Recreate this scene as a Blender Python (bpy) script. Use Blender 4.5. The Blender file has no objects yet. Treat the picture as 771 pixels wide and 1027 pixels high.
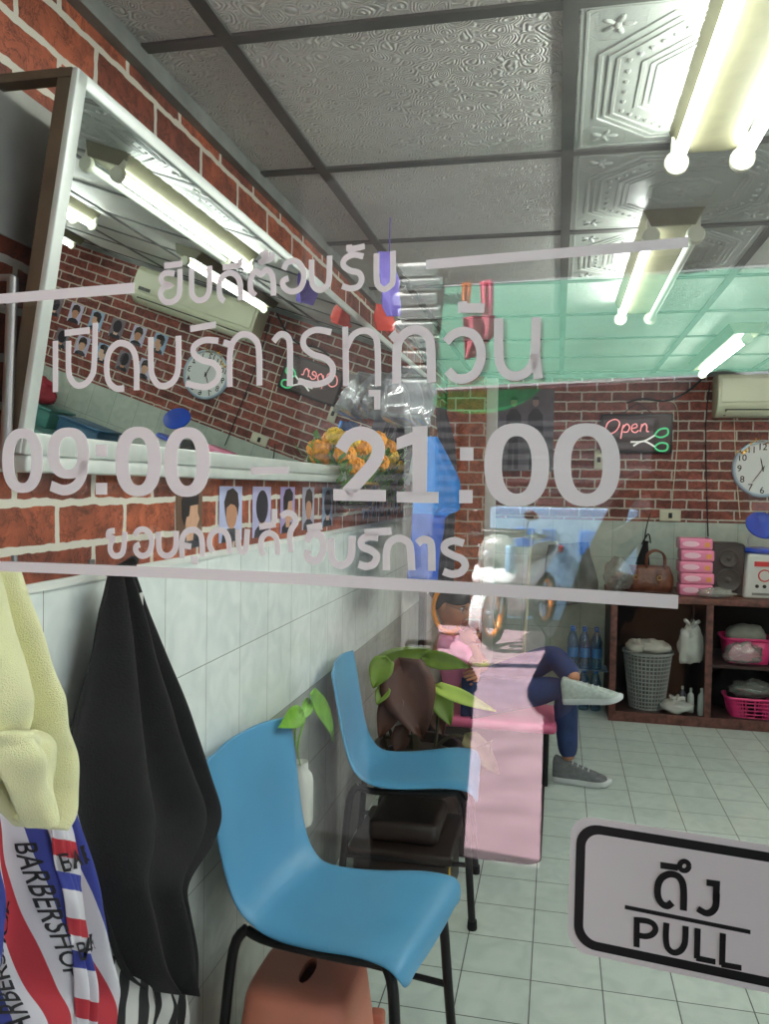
import bpy, bmesh, math, random
from mathutils import Vector, Matrix, noise
from math import sin, cos, pi, radians, sqrt
random.seed(7)
SC = bpy.context.scene
COL = SC.collection
# ------------------------------------------------------------------ camera, world, sun, exposure
FPX, YAW, PITCH, ROLL, EYE = 807.07, 0.21188, 0.03124, 0.01699, 1.413
CF = Vector((-sin(YAW)*cos(PITCH), cos(YAW)*cos(PITCH), -sin(PITCH)))
_R = Vector((cos(YAW), sin(YAW), 0)); _U = _R.cross(CF)
CR = cos(ROLL)*_R + sin(ROLL)*_U; CU = -sin(ROLL)*_R + cos(ROLL)*_U
EYEP = Vector((0, 0, EYE))
camd = bpy.data.cameras.new('camera'); cam = bpy.data.objects.new('camera', camd); COL.objects.link(cam)
cam.matrix_world = Matrix(((CR.x, CU.x, -CF.x, 0), (CR.y, CU.y, -CF.y, 0), (CR.z, CU.z, -CF.z, EYE), (0, 0, 0, 1)))
camd.lens = 36*FPX/1027; camd.sensor_width = 36; camd.clip_start = 0.02; camd.clip_end = 200
SC.camera = cam
W = bpy.data.worlds.new('sky'); SC.world = W; W.use_nodes = True
bg = W.node_tree.nodes['Background']; bg.inputs[0].default_value = (0.80, 0.90, 1.0, 1); bg.inputs[1].default_value = 2.6
sd = bpy.data.lights.new('sun', 'SUN'); sd.energy = 29; sd.angle = radians(0.6); sd.color = (1, 0.95, 0.9)
so = bpy.data.objects.new('sun', sd); COL.objects.link(so)
so.rotation_euler = Vector((1.0, -0.55, -1.35)).to_track_quat('-Z', 'Y').to_euler(); so.location = (-6, -3, 9)
TUBE = 15.5
SC.view_settings.view_transform = 'Standard'; SC.view_settings.look = 'None'
SC.view_settings.exposure = 1.12; SC.view_settings.gamma = 1.0; SC.view_settings.use_curve_mapping = False

# ------------------------------------------------------------------ geometry from the lens
def ray(u, v): return CF + CR*((u-385.5)/FPX) + CU*((513.5-v)/FPX)
def onX(u, v, x): d = ray(u, v); return EYEP + d*(x/d.x)
def onY(u, v, y): d = ray(u, v); return EYEP + d*(y/d.y)
def onZ(u, v, z): d = ray(u, v); return EYEP + d*((z-EYE)/d.z)
# the glass front: a vertical plane turned 8 degrees
GPHI = radians(-8); GN = Vector((-sin(GPHI), cos(GPHI), 0)); GT = Vector((cos(GPHI), sin(GPHI), 0))
GP0 = Vector((CF.x*0.6, CF.y*0.6, 0))
def onG(u, v):
    d = ray(u, v); t = GP0.dot(GN)/d.dot(GN)
    P = EYEP + d*t
    return ((P-GP0).dot(GT), P.z)          # coordinates along the glass
def gpt(s, z, off=0.0): p = GP0 + GT*s + GN*off; return Vector((p.x, p.y, z))
def refl(P):
    P = Vector(P); k = (P - Vector((GP0.x, GP0.y, 0))); d = k.x*GN.x + k.y*GN.y
    return Vector((P.x - 2*d*GN.x, P.y - 2*d*GN.y, P.z))

# ------------------------------------------------------------------ materials
MATS = {}
def nodes_of(name):
    m = bpy.data.materials.new(name); m.use_nodes = True
    nt = m.node_tree; b = nt.nodes['Principled BSDF']
    return m, nt, b, nt.nodes.new, nt.links.new
def rgba(c): return (c[0], c[1], c[2], 1)
def sr(r, g, b):
    f = lambda x: ((x/255+0.055)/1.055)**2.4 if x > 10 else x/255/12.92
    return (f(r), f(g), f(b))
def mat(name, color, rough=0.5, metal=0.0, var=0.12, scale=8.0, bump=0.0, bscale=60.0, trans=0.0, coat=0.0, emit=None, es=0, stretch=None, sheen=0):
    if name in MATS: return MATS[name]
    m, nt, b, N, L = nodes_of(name)
    tc = N('ShaderNodeTexCoord'); n = N('ShaderNodeTexNoise'); n.inputs['Scale'].default_value = scale; n.inputs['Detail'].default_value = 4
    src = tc.outputs['Object']
    if stretch:
        mp = N('ShaderNodeMapping'); mp.inputs['Scale'].default_value = stretch; L(src, mp.inputs[0]); src = mp.outputs[0]
    L(src, n.inputs['Vector'])
    r = N('ShaderNodeValToRGB'); r.color_ramp.elements[0].position = 0.3; r.color_ramp.elements[1].position = 0.7
    r.color_ramp.elements[0].color = rgba([max(0, x*(1-var)) for x in color]); r.color_ramp.elements[1].color = rgba([min(1, x*(1+var)) for x in color])
    L(n.outputs['Fac'], r.inputs[0]); L(r.outputs[0], b.inputs['Base Color'])
    b.inputs['Roughness'].default_value = rough; b.inputs['Metallic'].default_value = metal
    b.inputs['Transmission Weight'].default_value = trans; b.inputs['Coat Weight'].default_value = coat
    if sheen: b.inputs['Sheen Weight'].default_value = sheen
    if emit: b.inputs['Emission Color'].default_value = rgba(emit); b.inputs['Emission Strength'].default_value = es
    if bump:
        n2 = N('ShaderNodeTexNoise'); n2.inputs['Scale'].default_value = bscale; n2.inputs['Detail'].default_value = 5; L(src, n2.inputs['Vector'])
        bp = N('ShaderNodeBump'); bp.inputs['Strength'].default_value = bump; bp.inputs['Distance'].default_value = 0.01
        L(n2.outputs['Fac'], bp.inputs['Height']); L(bp.outputs[0], b.inputs['Normal'])
    MATS[name] = m
    return m
def wall_uv(nt, L, N, axis):
    """a (u, v, 0) vector in metres: u along the wall, v up"""
    tc = N('ShaderNodeTexCoord'); sp = N('ShaderNodeSeparateXYZ'); L(tc.outputs['Object'], sp.inputs[0])
    cb = N('ShaderNodeCombineXYZ'); L(sp.outputs['X' if axis == 'x' else 'Y'], cb.inputs[0]); L(sp.outputs['Z'], cb.inputs[1])
    return cb.outputs[0], sp
def brick_group(nt, N, L, vec, cols, mortar, bw, rh, ms, off=(0, 0)):
    mp = N('ShaderNodeMapping'); mp.inputs['Location'].default_value = (off[0], off[1], 0); L(vec, mp.inputs[0])
    nz = N('ShaderNodeTexNoise'); nz.inputs['Scale'].default_value = 26; L(mp.outputs[0], nz.inputs['Vector'])
    ds = N('ShaderNodeVectorMath'); ds.operation = 'SCALE'; ds.inputs['Scale'].default_value = 0.012; L(nz.outputs['Color'], ds.inputs[0])
    ad = N('ShaderNodeVectorMath'); ad.operation = 'ADD'; L(mp.outputs[0], ad.inputs[0]); L(ds.outputs[0], ad.inputs[1])
    br = N('ShaderNodeTexBrick'); br.inputs['Scale'].default_value = 1.0; br.inputs['Brick Width'].default_value = bw; br.inputs['Row Height'].default_value = rh
    br.inputs['Mortar Size'].default_value = ms; br.inputs['Mortar Smooth'].default_value = 0.15; br.inputs['Bias'].default_value = 0.0
    br.inputs['Color1'].default_value = rgba(cols[0]); br.inputs['Color2'].default_value = rgba(cols[1]); br.inputs['Mortar'].default_value = rgba(mortar)
    L(ad.outputs[0], br.inputs['Vector'])
    # dark cracks and grain belonging to the printed bricks
    v = N('ShaderNodeTexVoronoi'); v.feature = 'DISTANCE_TO_EDGE'; v.inputs['Scale'].default_value = 19
    n3 = N('ShaderNodeTexNoise'); n3.inputs['Scale'].default_value = 15; n3.inputs['Detail'].default_value = 9; n3.inputs['Roughness'].default_value = .68; n3.inputs['Distortion'].default_value = .8; L(mp.outputs[0], n3.inputs['Vector'])
    d2 = N('ShaderNodeVectorMath'); d2.operation = 'SCALE'; d2.inputs['Scale'].default_value = 0.20; L(n3.outputs['Color'], d2.inputs[0])
    a2 = N('ShaderNodeVectorMath'); a2.operation = 'ADD'; L(mp.outputs[0], a2.inputs[0]); L(d2.outputs[0], a2.inputs[1]); L(a2.outputs[0], v.inputs['Vector'])
    cr = N('ShaderNodeValToRGB'); cr.color_ramp.elements[0].position = 0.0; cr.color_ramp.elements[1].position = 0.05
    cr.color_ramp.elements[0].color = (0.22, 0.17, 0.15, 1); cr.color_ramp.elements[1].color = (1, 1, 1, 1); L(v.outputs['Distance'], cr.inputs[0])
    g = N('ShaderNodeValToRGB'); g.color_ramp.elements[0].position = 0.32; g.color_ramp.elements[1].position = 0.68
    g.color_ramp.elements[0].color = (0.42, 0.38, 0.36, 1); g.color_ramp.elements[1].color = (1.4, 1.3, 1.2, 1); L(n3.outputs['Fac'], g.inputs[0])
    m1 = N('ShaderNodeMix'); m1.data_type = 'RGBA'; m1.blend_type = 'MULTIPLY'; m1.inputs[0].default_value = 1; L(cr.outputs[0], m1.inputs[6]); L(g.outputs[0], m1.inputs[7])
    m2 = N('ShaderNodeMix'); m2.data_type = 'RGBA'; m2.blend_type = 'MULTIPLY'; m2.inputs[0].default_value = 1; L(br.outputs['Color'], m2.inputs[6]); L(m1.outputs[2], m2.inputs[7])
    m3 = N('ShaderNodeMix'); m3.data_type = 'RGBA'; L(br.outputs['Fac'], m3.inputs[0]); L(m2.outputs[2], m3.inputs[6]); m3.inputs[7].default_value = rgba(mortar)
    return m3.outputs[2], br.outputs['Fac'], n3.outputs['Fac']
def tile_group(nt, N, L, vec, cols, grout, w, h, ms, off):
    mp = N('ShaderNodeMapping'); mp.inputs['Location'].default_value = (off[0], off[1], 0); L(vec, mp.inputs[0])
    br = N('ShaderNodeTexBrick'); br.offset = 0.0; br.inputs['Scale'].default_value = 1.0; br.inputs['Brick Width'].default_value = w; br.inputs['Row Height'].default_value = h
    br.inputs['Mortar Size'].default_value = ms; br.inputs['Mortar Smooth'].default_value = 0.1; br.inputs['Bias'].default_value = 0.0
    br.inputs['Color1'].default_value = rgba(cols[0]); br.inputs['Color2'].default_value = rgba(cols[1]); br.inputs['Mortar'].default_value = rgba(grout)
    L(mp.outputs[0], br.inputs['Vector'])
    n = N('ShaderNodeTexNoise'); n.inputs['Scale'].default_value = 11; n.inputs['Detail'].default_value = 8; n.inputs['Distortion'].default_value = 1.2; L(vec, n.inputs['Vector'])
    g = N('ShaderNodeValToRGB'); g.color_ramp.elements[0].position = 0.35; g.color_ramp.elements[1].position = 0.62
    g.color_ramp.elements[0].color = (0.86, 0.88, 0.88, 1); g.color_ramp.elements[1].color = (1, 1, 1, 1); L(n.outputs['Fac'], g.inputs[0])
    m2 = N('ShaderNodeMix'); m2.data_type = 'RGBA'; m2.blend_type = 'MULTIPLY'; m2.inputs[0].default_value = 1; L(br.outputs['Color'], m2.inputs[6]); L(g.outputs[0], m2.inputs[7])
    return m2.outputs[2], br.outputs['Fac']
def wall_material(name, axis, bricks, mortar, tiles, grout, top, split=None, low=None, toff=(0, 0), boff=(0, 0), bw=.205, rh=.07, ms=.0055):
    m, nt, b, N, L = nodes_of(name)
    vec, sp = wall_uv(nt, L, N, axis)
    bc, bf, bn = brick_group(nt, N, L, vec, bricks, mortar, bw, rh, ms, boff)
    tcol, tf = tile_group(nt, N, L, vec, tiles, grout, .2, .25, .001, toff)
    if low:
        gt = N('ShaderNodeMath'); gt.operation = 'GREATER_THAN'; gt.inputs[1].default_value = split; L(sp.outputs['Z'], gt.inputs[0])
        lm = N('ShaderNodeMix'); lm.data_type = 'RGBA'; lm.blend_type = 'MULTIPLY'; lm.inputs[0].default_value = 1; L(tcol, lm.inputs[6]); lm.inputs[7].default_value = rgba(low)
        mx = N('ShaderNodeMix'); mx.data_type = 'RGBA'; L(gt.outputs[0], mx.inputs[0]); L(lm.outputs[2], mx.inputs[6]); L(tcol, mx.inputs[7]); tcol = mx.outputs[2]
    gt = N('ShaderNodeMath'); gt.operation = 'GREATER_THAN'; gt.inputs[1].default_value = top; L(sp.outputs['Z'], gt.inputs[0])
    mx = N('ShaderNodeMix'); mx.data_type = 'RGBA'; L(gt.outputs[0], mx.inputs[0]); L(tcol, mx.inputs[6]); L(bc, mx.inputs[7]); L(mx.outputs[2], b.inputs['Base Color'])
    rr = N('ShaderNodeMapRange'); rr.inputs[3].default_value = 0.22; rr.inputs[4].default_value = 0.62; L(gt.outputs[0], rr.inputs[0]); L(rr.outputs[0], b.inputs['Roughness'])
    inv = N('ShaderNodeMath'); inv.operation = 'SUBTRACT'; inv.inputs[0].default_value = 1; L(tf, inv.inputs[1])
    bh = N('ShaderNodeMix'); L(gt.outputs[0], bh.inputs[0]); L(inv.outputs[0], bh.inputs[2]); L(bn, bh.inputs[3])
    bp = N('ShaderNodeBump'); bp.inputs['Strength'].default_value = 0.25; bp.inputs['Distance'].default_value = 0.002; L(bh.outputs[0], bp.inputs['Height']); L(bp.outputs[0], b.inputs['Normal'])
    MATS[name] = m; return m
def glass_mat(name, refl_fac, tint=(1, 1, 1), rough=0.0, haze=0.0, hazecol=(1, 1, 1)):
    m = bpy.data.materials.new(name); m.use_nodes = True; nt = m.node_tree; N = nt.nodes.new; L = nt.links.new
    nt.nodes.remove(nt.nodes['Principled BSDF']); out = nt.nodes['Material Output']
    t = N('ShaderNodeBsdfTransparent'); t.inputs[0].default_value = rgba(tint)
    g = N('ShaderNodeBsdfGlossy'); g.inputs['Roughness'].default_value = rough; g.inputs['Color'].default_value = (1, 1, 1, 1)
    lw = N('ShaderNodeLayerWeight'); lw.inputs[0].default_value = 0.5
    pw = N('ShaderNodeMath'); pw.operation = 'POWER'; pw.inputs[1].default_value = 5; L(lw.outputs['Facing'], pw.inputs[0])
    ma = N('ShaderNodeMath'); ma.operation = 'MULTIPLY_ADD'; ma.inputs[1].default_value = 0.9; ma.inputs[2].default_value = refl_fac; ma.use_clamp = True; L(pw.outputs[0], ma.inputs[0])
    mx = N('ShaderNodeMixShader'); L(ma.outputs[0], mx.inputs[0]); L(t.outputs[0], mx.inputs[1]); L(g.outputs[0], mx.inputs[2])
    last = mx.outputs[0]
    if haze:
        d = N('ShaderNodeBsdfDiffuse'); d.inputs[0].default_value = rgba(hazecol)
        m2 = N('ShaderNodeMixShader'); m2.inputs[0].default_value = haze; L(last, m2.inputs[1]); L(d.outputs[0], m2.inputs[2]); last = m2.outputs[0]
    L(last, out.inputs[0]); MATS[name] = m; return m

# ------------------------------------------------------------------ mesh builder
class MB:
    def __init__(s): s.v = []; s.f = []; s.uv = {}
    def add(s, vs, fs):
        o = len(s.v); s.v += [Vector(p) for p in vs]; s.f += [tuple(i+o for i in f) for f in fs]; return o
    def box(s, lo, hi, M=None, bev=0.0):
        x0, y0, z0 = lo; x1, y1, z1 = hi
        if bev <= 0:
            vs = [Vector(p) for p in ((x0,y0,z0),(x1,y0,z0),(x1,y1,z0),(x0,y1,z0),(x0,y0,z1),(x1,y0,z1),(x1,y1,z1),(x0,y1,z1))]
            fs = [(0,3,2,1),(4,5,6,7),(0,1,5,4),(1,2,6,5),(2,3,7,6),(3,0,4,7)]
        else:
            bm = bmesh.new(); bmesh.ops.create_cube(bm, size=1)
            for v in bm.verts: v.co = Vector((x0+(v.co.x+.5)*(x1-x0), y0+(v.co.y+.5)*(y1-y0), z0+(v.co.z+.5)*(z1-z0)))
            bmesh.ops.bevel(bm, geom=list(bm.edges), offset=bev, segments=3, profile=.5, affect='EDGES')
            bm.verts.index_update(); vs = [v.co.copy() for v in bm.verts]; fs = [tuple(v.index for v in f.verts) for f in bm.faces]; bm.free()
        if M is not None: vs = [M @ v for v in vs]
        s.add(vs, fs); return s
    def obox(s, c, ax, ay, az, h, bev=0.0):
        """box round c with half sizes h along the three unit axes"""
        M = Matrix(((ax[0], ay[0], az[0], c[0]), (ax[1], ay[1], az[1], c[1]), (ax[2], ay[2], az[2], c[2]), (0, 0, 0, 1)))
        return s.box((-h[0], -h[1], -h[2]), h, M, bev)
    def tube(s, path, r, n=10, caps=True, closed=False, flat=1.0):
        P = [Vector(p) for p in path]; k = len(P)
        rs = r if isinstance(r, (list, tuple)) else [r]*k
        T = []
        for i in range(k):
            a = P[(i-1) % k] if (closed or i > 0) else P[i]; b = P[(i+1) % k] if (closed or i < k-1) else P[i]
            t = (b-a); T.append(t.normalized() if t.length > 1e-9 else Vector((0, 0, 1)))
        u = T[0].orthogonal().normalized(); vs = []
        for i in range(k):
            if i: u = (u - T[i]*u.dot(T[i])); u = u.normalized() if u.length > 1e-6 else T[i].orthogonal().normalized()
            w = T[i].cross(u)
            for j in range(n):
                a = 2*pi*j/n; vs.append(P[i] + (u*cos(a) + w*sin(a)*flat)*rs[i])
        fs = []
        for i in range(k if closed else k-1):
            i2 = (i+1) % k
            for j in range(n):
                j2 = (j+1) % n; fs.append((i*n+j, i*n+j2, i2*n+j2, i2*n+j))
        if caps and not closed: fs.append(tuple(range(n-1, -1, -1))); fs.append(tuple((k-1)*n+j for j in range(n)))
        s.add(vs, fs); return s
    def lathe(s, prof, c=(0, 0, 0), n=24, axis=None, cap=True, sx=1, sy=1):
        """prof: (radius, height) pairs, bottom to top"""
        ax = Vector(axis).normalized() if axis else Vector((0, 0, 1)); u = ax.orthogonal().normalized() if axis else Vector((1, 0, 0)); w = ax.cross(u); c = Vector(c)
        vs = [c + ax*h + (u*cos(2*pi*j/n)*sx + w*sin(2*pi*j/n)*sy)*r for r, h in prof for j in range(n)]
        fs = [(i*n+j, i*n+(j+1) % n, (i+1)*n+(j+1) % n, (i+1)*n+j) for i in range(len(prof)-1) for j in range(n)]
        if cap: fs.append(tuple(range(n-1, -1, -1))); fs.append(tuple((len(prof)-1)*n+j for j in range(n)))
        s.add(vs, fs); return s
    def ball(s, c, r, nu=16, nv=10, fn=None, M=None):
        r = r if isinstance(r, (tuple, list, Vector)) else (r, r, r); vs = []; c = Vector(c)
        for i in range(nv+1):
            th = pi*i/nv
            for j in range(nu):
                ph = 2*pi*j/nu; d = Vector((sin(th)*cos(ph), sin(th)*sin(ph), cos(th)))
                k = fn(d) if fn else 1.0
                p = Vector((d.x*r[0], d.y*r[1], d.z*r[2]))*k
                vs.append((M @ p if M is not None else p) + c)
        fs = [(i*nu+j, (i+1)*nu+j, (i+1)*nu+(j+1) % nu, i*nu+(j+1) % nu) for i in range(nv) for j in range(nu)]
        s.add(vs, fs); return s
    def grid(s, rows, uv=False, closed=False):
        """rows: equal-length lists of points"""
        n = len(rows[0]); m = len(rows); o = s.add([p for r in rows for p in r], [])
        for i in range(m-1):
            for j in range(n if closed else n-1):
                j2 = (j+1) % n; s.f.append((o+i*n+j, o+i*n+j2, o+(i+1)*n+j2, o+(i+1)*n+j))
        if uv:
            for i in range(m):
                for j in range(n): s.uv[o+i*n+j] = (j/(n-1), i/(m-1))
        return s
    def prism(s, pts, d):
        """planar outline pts swept by the vector d"""
        P = [Vector(p) for p in pts]; n = len(P); d = Vector(d)
        o = s.add(P + [p+d for p in P], [tuple(range(n-1, -1, -1)), tuple(range(n, 2*n))])
        s.f += [(o+i, o+(i+1) % n, o+n+(i+1) % n, o+n+i) for i in range(n)]; return s
    def copy_from(s, other, fn=None):
        s.add([fn(v) if fn else v for v in other.v], other.f); return s
    def build(s, name, m, parent=None, smooth=True, mirror=False, ang=40, solid=0, sub=0, bevel=0, solid_off=-1):
        V = [refl(v) for v in s.v] if mirror else s.v
        F = [tuple(reversed(f)) for f in s.f] if mirror else s.f
        off = Vector((0, 0, 0))
        if parent is not None:
            r = parent
            while r.parent is not None: r = r.parent
            off = r.location
        me = bpy.data.meshes.new(name); me.from_pydata([tuple(v-off) for v in V], [], F); me.validate()
        bm = bmesh.new(); bm.from_mesh(me); bmesh.ops.recalc_face_normals(bm, faces=bm.faces)
        if s.uv:
            ul = bm.loops.layers.uv.new('uv'); bm.verts.ensure_lookup_table()
            for f in bm.faces:
                for l in f.loops: l[ul].uv = s.uv.get(l.vert.index, (0, 0))
        bm.to_mesh(me); bm.free()
        if smooth:
            for p in me.polygons: p.use_smooth = True
            try: me.set_sharp_from_angle(angle=radians(ang))
            except Exception: pass
        me.materials.append(m)
        o = bpy.data.objects.new(name, me); COL.objects.link(o)
        if parent is not None: o.parent = parent
        if solid: md = o.modifiers.new('thickness', 'SOLIDIFY'); md.thickness = solid; md.offset = solid_off
        if bevel: md = o.modifiers.new('round', 'BEVEL'); md.width = bevel; md.segments = 3; md.limit_method = 'ANGLE'
        if sub: md = o.modifiers.new('smooth', 'SUBSURF'); md.levels = sub; md.render_levels = sub
        return o
def tag(o, label, cat, group=None, kind=None):
    o['label'] = label; o['category'] = cat
    if group: o['group'] = group
    if kind: o['kind'] = kind
    return o
def thing(name, loc, label, cat, group=None):
    o = bpy.data.objects.new(name, None); COL.objects.link(o); o.location = Vector(loc); o.empty_display_size = 0.05
    return tag(o, label, cat, group)
def struct(o): o['kind'] = 'structure'; return o
def copy_tree(o, parent=None):
    c = o.copy(); COL.objects.link(c); c.parent = parent
    for ch in list(o.children): copy_tree(ch, c)
    return c
def spline(pts, n=6, closed=False):
    """a Catmull-Rom curve through the points"""
    P = [Vector(p) for p in pts]; k = len(P); out = []
    rng = range(k) if closed else range(k-1)
    for i in rng:
        p0 = P[(i-1) % k] if (closed or i > 0) else P[0]; p1 = P[i]; p2 = P[(i+1) % k]; p3 = P[(i+2) % k] if (closed or i < k-2) else P[-1]
        for t in range(n):
            q = t/n; out.append(0.5*((2*p1) + (p2-p0)*q + (2*p0-5*p1+4*p2-p3)*q*q + (3*p1-p0-3*p2+p3)*q**3))
    if not closed: out.append(P[-1])
    return out
def text_mesh(txt, size=1.0, bold=0.0, shear=0.0):
    """vertices and faces of flat lettering, built-in font, baseline at y = 0"""
    cu = bpy.data.curves.new('t', 'FONT'); cu.body = txt; cu.size = size; cu.offset = bold*size; cu.shear = shear; cu.resolution_u = 3
    o = bpy.data.objects.new('t', cu); COL.objects.link(o); bpy.context.view_layer.update()
    me = o.evaluated_get(bpy.context.evaluated_depsgraph_get()).to_mesh()
    vs = [v.co.copy() for v in me.vertices]; fs = [tuple(p.vertices) for p in me.polygons]
    bpy.data.objects.remove(o); bpy.data.curves.remove(cu)
    return vs, fs
def stroke2d(pts, w, cap=0.0):
    """a flat ribbon round a 2D polyline: list of quads (as 2D points)"""
    P = [Vector((p[0], p[1])) for p in pts]; k = len(P)
    if cap:
        P[0] = P[0] + (P[0]-P[1]).normalized()*cap; P[-1] = P[-1] + (P[-1]-P[-2]).normalized()*cap
    L = []; R = []
    for i in range(k):
        a = (P[i]-P[i-1]).normalized() if i else None; b = (P[i+1]-P[i]).normalized() if i < k-1 else None
        if a is None: t = b; sc = 1
        elif b is None: t = a; sc = 1
        else:
            t = (a+b); t = t.normalized() if t.length > 1e-6 else b
            sc = 1/max(0.5, t.dot(a))
        nrm = Vector((-t.y, t.x))*(w/2*sc); L.append(P[i]+nrm); R.append(P[i]-nrm)
    return L, R
def soft(d, seed, amp, f=2.0):
    return 1 + amp*noise.noise(Vector(d)*f + Vector((seed*3.1, seed*1.7, seed)))
# ------------------------------------------------------------------ the setting
CZ, LX, RX, BY = 2.21, -0.78, 3.2, 5.7
XG, YG = 0.0031, 1.9698                       # ceiling grid
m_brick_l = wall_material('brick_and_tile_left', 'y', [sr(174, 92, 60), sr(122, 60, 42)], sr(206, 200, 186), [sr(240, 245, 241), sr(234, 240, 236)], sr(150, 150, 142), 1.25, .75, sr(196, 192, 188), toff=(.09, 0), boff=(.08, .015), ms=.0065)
m_brick_b = wall_material('brick_and_tile_back', 'x', [sr(156, 82, 70), sr(112, 56, 50)], sr(192, 182, 168), [sr(196, 204, 192), sr(188, 197, 186)], sr(120, 122, 112), 1.21, toff=(.03, .04), boff=(.05, .02), bw=.2, rh=.066, ms=.0055)
m_brick_r = wall_material('brick_and_tile_right', 'y', [sr(156, 82, 70), sr(112, 56, 50)], sr(192, 182, 168), [sr(196, 204, 192), sr(188, 197, 186)], sr(120, 122, 112), 1.21, toff=(.03, .04), bw=.2, rh=.066, ms=.0055)
def floor_mat():
    m, nt, b, N, L = nodes_of('floor_tiles')
    tc = N('ShaderNodeTexCoord')
    y0 = onZ(540, 884, 0).y
    c, f = tile_group(nt, N, L, tc.outputs['Object'], [sr(206, 216, 208), sr(198, 209, 202)], sr(84, 88, 82), .2, .2, .0019, (.0447+2.0, 4-y0+.001))
    L(c, b.inputs['Base Color']); b.inputs['Roughness'].default_value = .28
    iv = N('ShaderNodeMath'); iv.operation = 'SUBTRACT'; iv.inputs[0].default_value = 1; L(f, iv.inputs[1])
    bp = N('ShaderNodeBump'); bp.inputs['Strength'].default_value = .4; bp.inputs['Distance'].default_value = .002; L(iv.outputs[0], bp.inputs['Height']); L(bp.outputs[0], b.inputs['Normal'])
    return m
m_floor = floor_mat()
def ceil_mat():
    m, nt, b, N, L = nodes_of('ceiling_panel_swirls')
    tc = N('ShaderNodeTexCoord')
    n = N('ShaderNodeTexNoise'); n.inputs['Scale'].default_value = 1.6; n.inputs['Detail'].default_value = 5; L(tc.outputs['Object'], n.inputs['Vector'])
    r = N('ShaderNodeValToRGB'); r.color_ramp.elements[0].position = .3; r.color_ramp.elements[1].position = .7
    r.color_ramp.elements[0].color = rgba(sr(190, 188, 182)); r.color_ramp.elements[1].color = rgba(sr(214, 213, 206)); L(n.outputs['Fac'], r.inputs[0]); L(r.outputs[0], b.inputs['Base Color'])
    # curled relief stamped in the panels: rings round scattered centres, bent by noise
    n2 = N('ShaderNodeTexNoise'); n2.inputs['Scale'].default_value = 14; n2.inputs['Detail'].default_value = 2; L(tc.outputs['Object'], n2.inputs['Vector'])
    sc = N('ShaderNodeVectorMath'); sc.operation = 'SCALE'; sc.inputs['Scale'].default_value = .05; L(n2.outputs['Color'], sc.inputs[0])
    ad = N('ShaderNodeVectorMath'); ad.operation = 'ADD'; L(tc.outputs['Object'], ad.inputs[0]); L(sc.outputs[0], ad.inputs[1])
    v = N('ShaderNodeTexVoronoi'); v.inputs['Scale'].default_value = 27; L(ad.outputs[0], v.inputs['Vector'])
    mu = N('ShaderNodeMath'); mu.operation = 'MULTIPLY'; mu.inputs[1].default_value = 42; L(v.outputs['Distance'], mu.inputs[0])
    si = N('ShaderNodeMath'); si.operation = 'SINE'; L(mu.outputs[0], si.inputs[0])
    bp = N('ShaderNodeBump'); bp.inputs['Strength'].default_value = .6; bp.inputs['Distance'].default_value = .004; L(si.outputs[0], bp.inputs['Height']); L(bp.outputs[0], b.inputs['Normal'])
    b.inputs['Roughness'].default_value = .38
    return m
m_ceil = ceil_mat()
m_tbar = mat('ceiling_bar_grey', sr(84, 84, 80), .5, var=.25, scale=5)
m_panel = mat('stamped_panel_white', sr(164, 168, 161), .4, var=.05, bump=.1, bscale=200)
m_trim = mat('grey_trim', sr(120, 122, 118), .5, var=.2, scale=12)
m_alu = mat('aluminium', sr(190, 192, 192), .35, .6, var=.05)
m_white_paint = mat('white_paint', sr(222, 222, 216), .5, var=.05)
fl = GP0 + GT*((LX-GP0.x)/GT.x); fr = GP0 + GT*((RX-GP0.x)/GT.x)
b = MB(); b.prism([(fl.x, fl.y, -.1), (fr.x, fr.y, -.1), (RX, BY, -.1), (LX, BY, -.1)], (0, 0, .1)); struct(b.build('floor', m_floor, smooth=False))
b = MB(); b.prism([(fl.x, fl.y, CZ), (fr.x, fr.y, CZ), (RX, BY, CZ), (LX, BY, CZ)], (0, 0, .1)); ceiling = struct(b.build('ceiling', m_ceil, smooth=False))
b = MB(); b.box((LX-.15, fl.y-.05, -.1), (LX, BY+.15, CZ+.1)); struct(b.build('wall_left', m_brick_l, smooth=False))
b = MB(); b.box((LX, BY, -.1), (RX, BY+.15, CZ+.1)); struct(b.build('wall_back', m_brick_b, smooth=False))
b = MB(); b.box((RX, fr.y-.05, -.1), (RX+.15, BY+.15, CZ+.1)); struct(b.build('wall_right', m_brick_r, smooth=False))
b = MB()
for i in range(-1, 6):
    x = XG+.6*i
    if LX < x < RX: b.box((x-.014, .75 if x < .3 else .3, CZ-.006), (x+.014, BY, CZ+.001))
for k in range(-2, 7):
    y = YG+.6*k
    b.box((LX, y-.014, CZ-.0055), (RX if y > .7 else .4, y+.014, CZ+.001))
b.build('ceiling_grid', m_tbar, ceiling, smooth=False)
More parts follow.
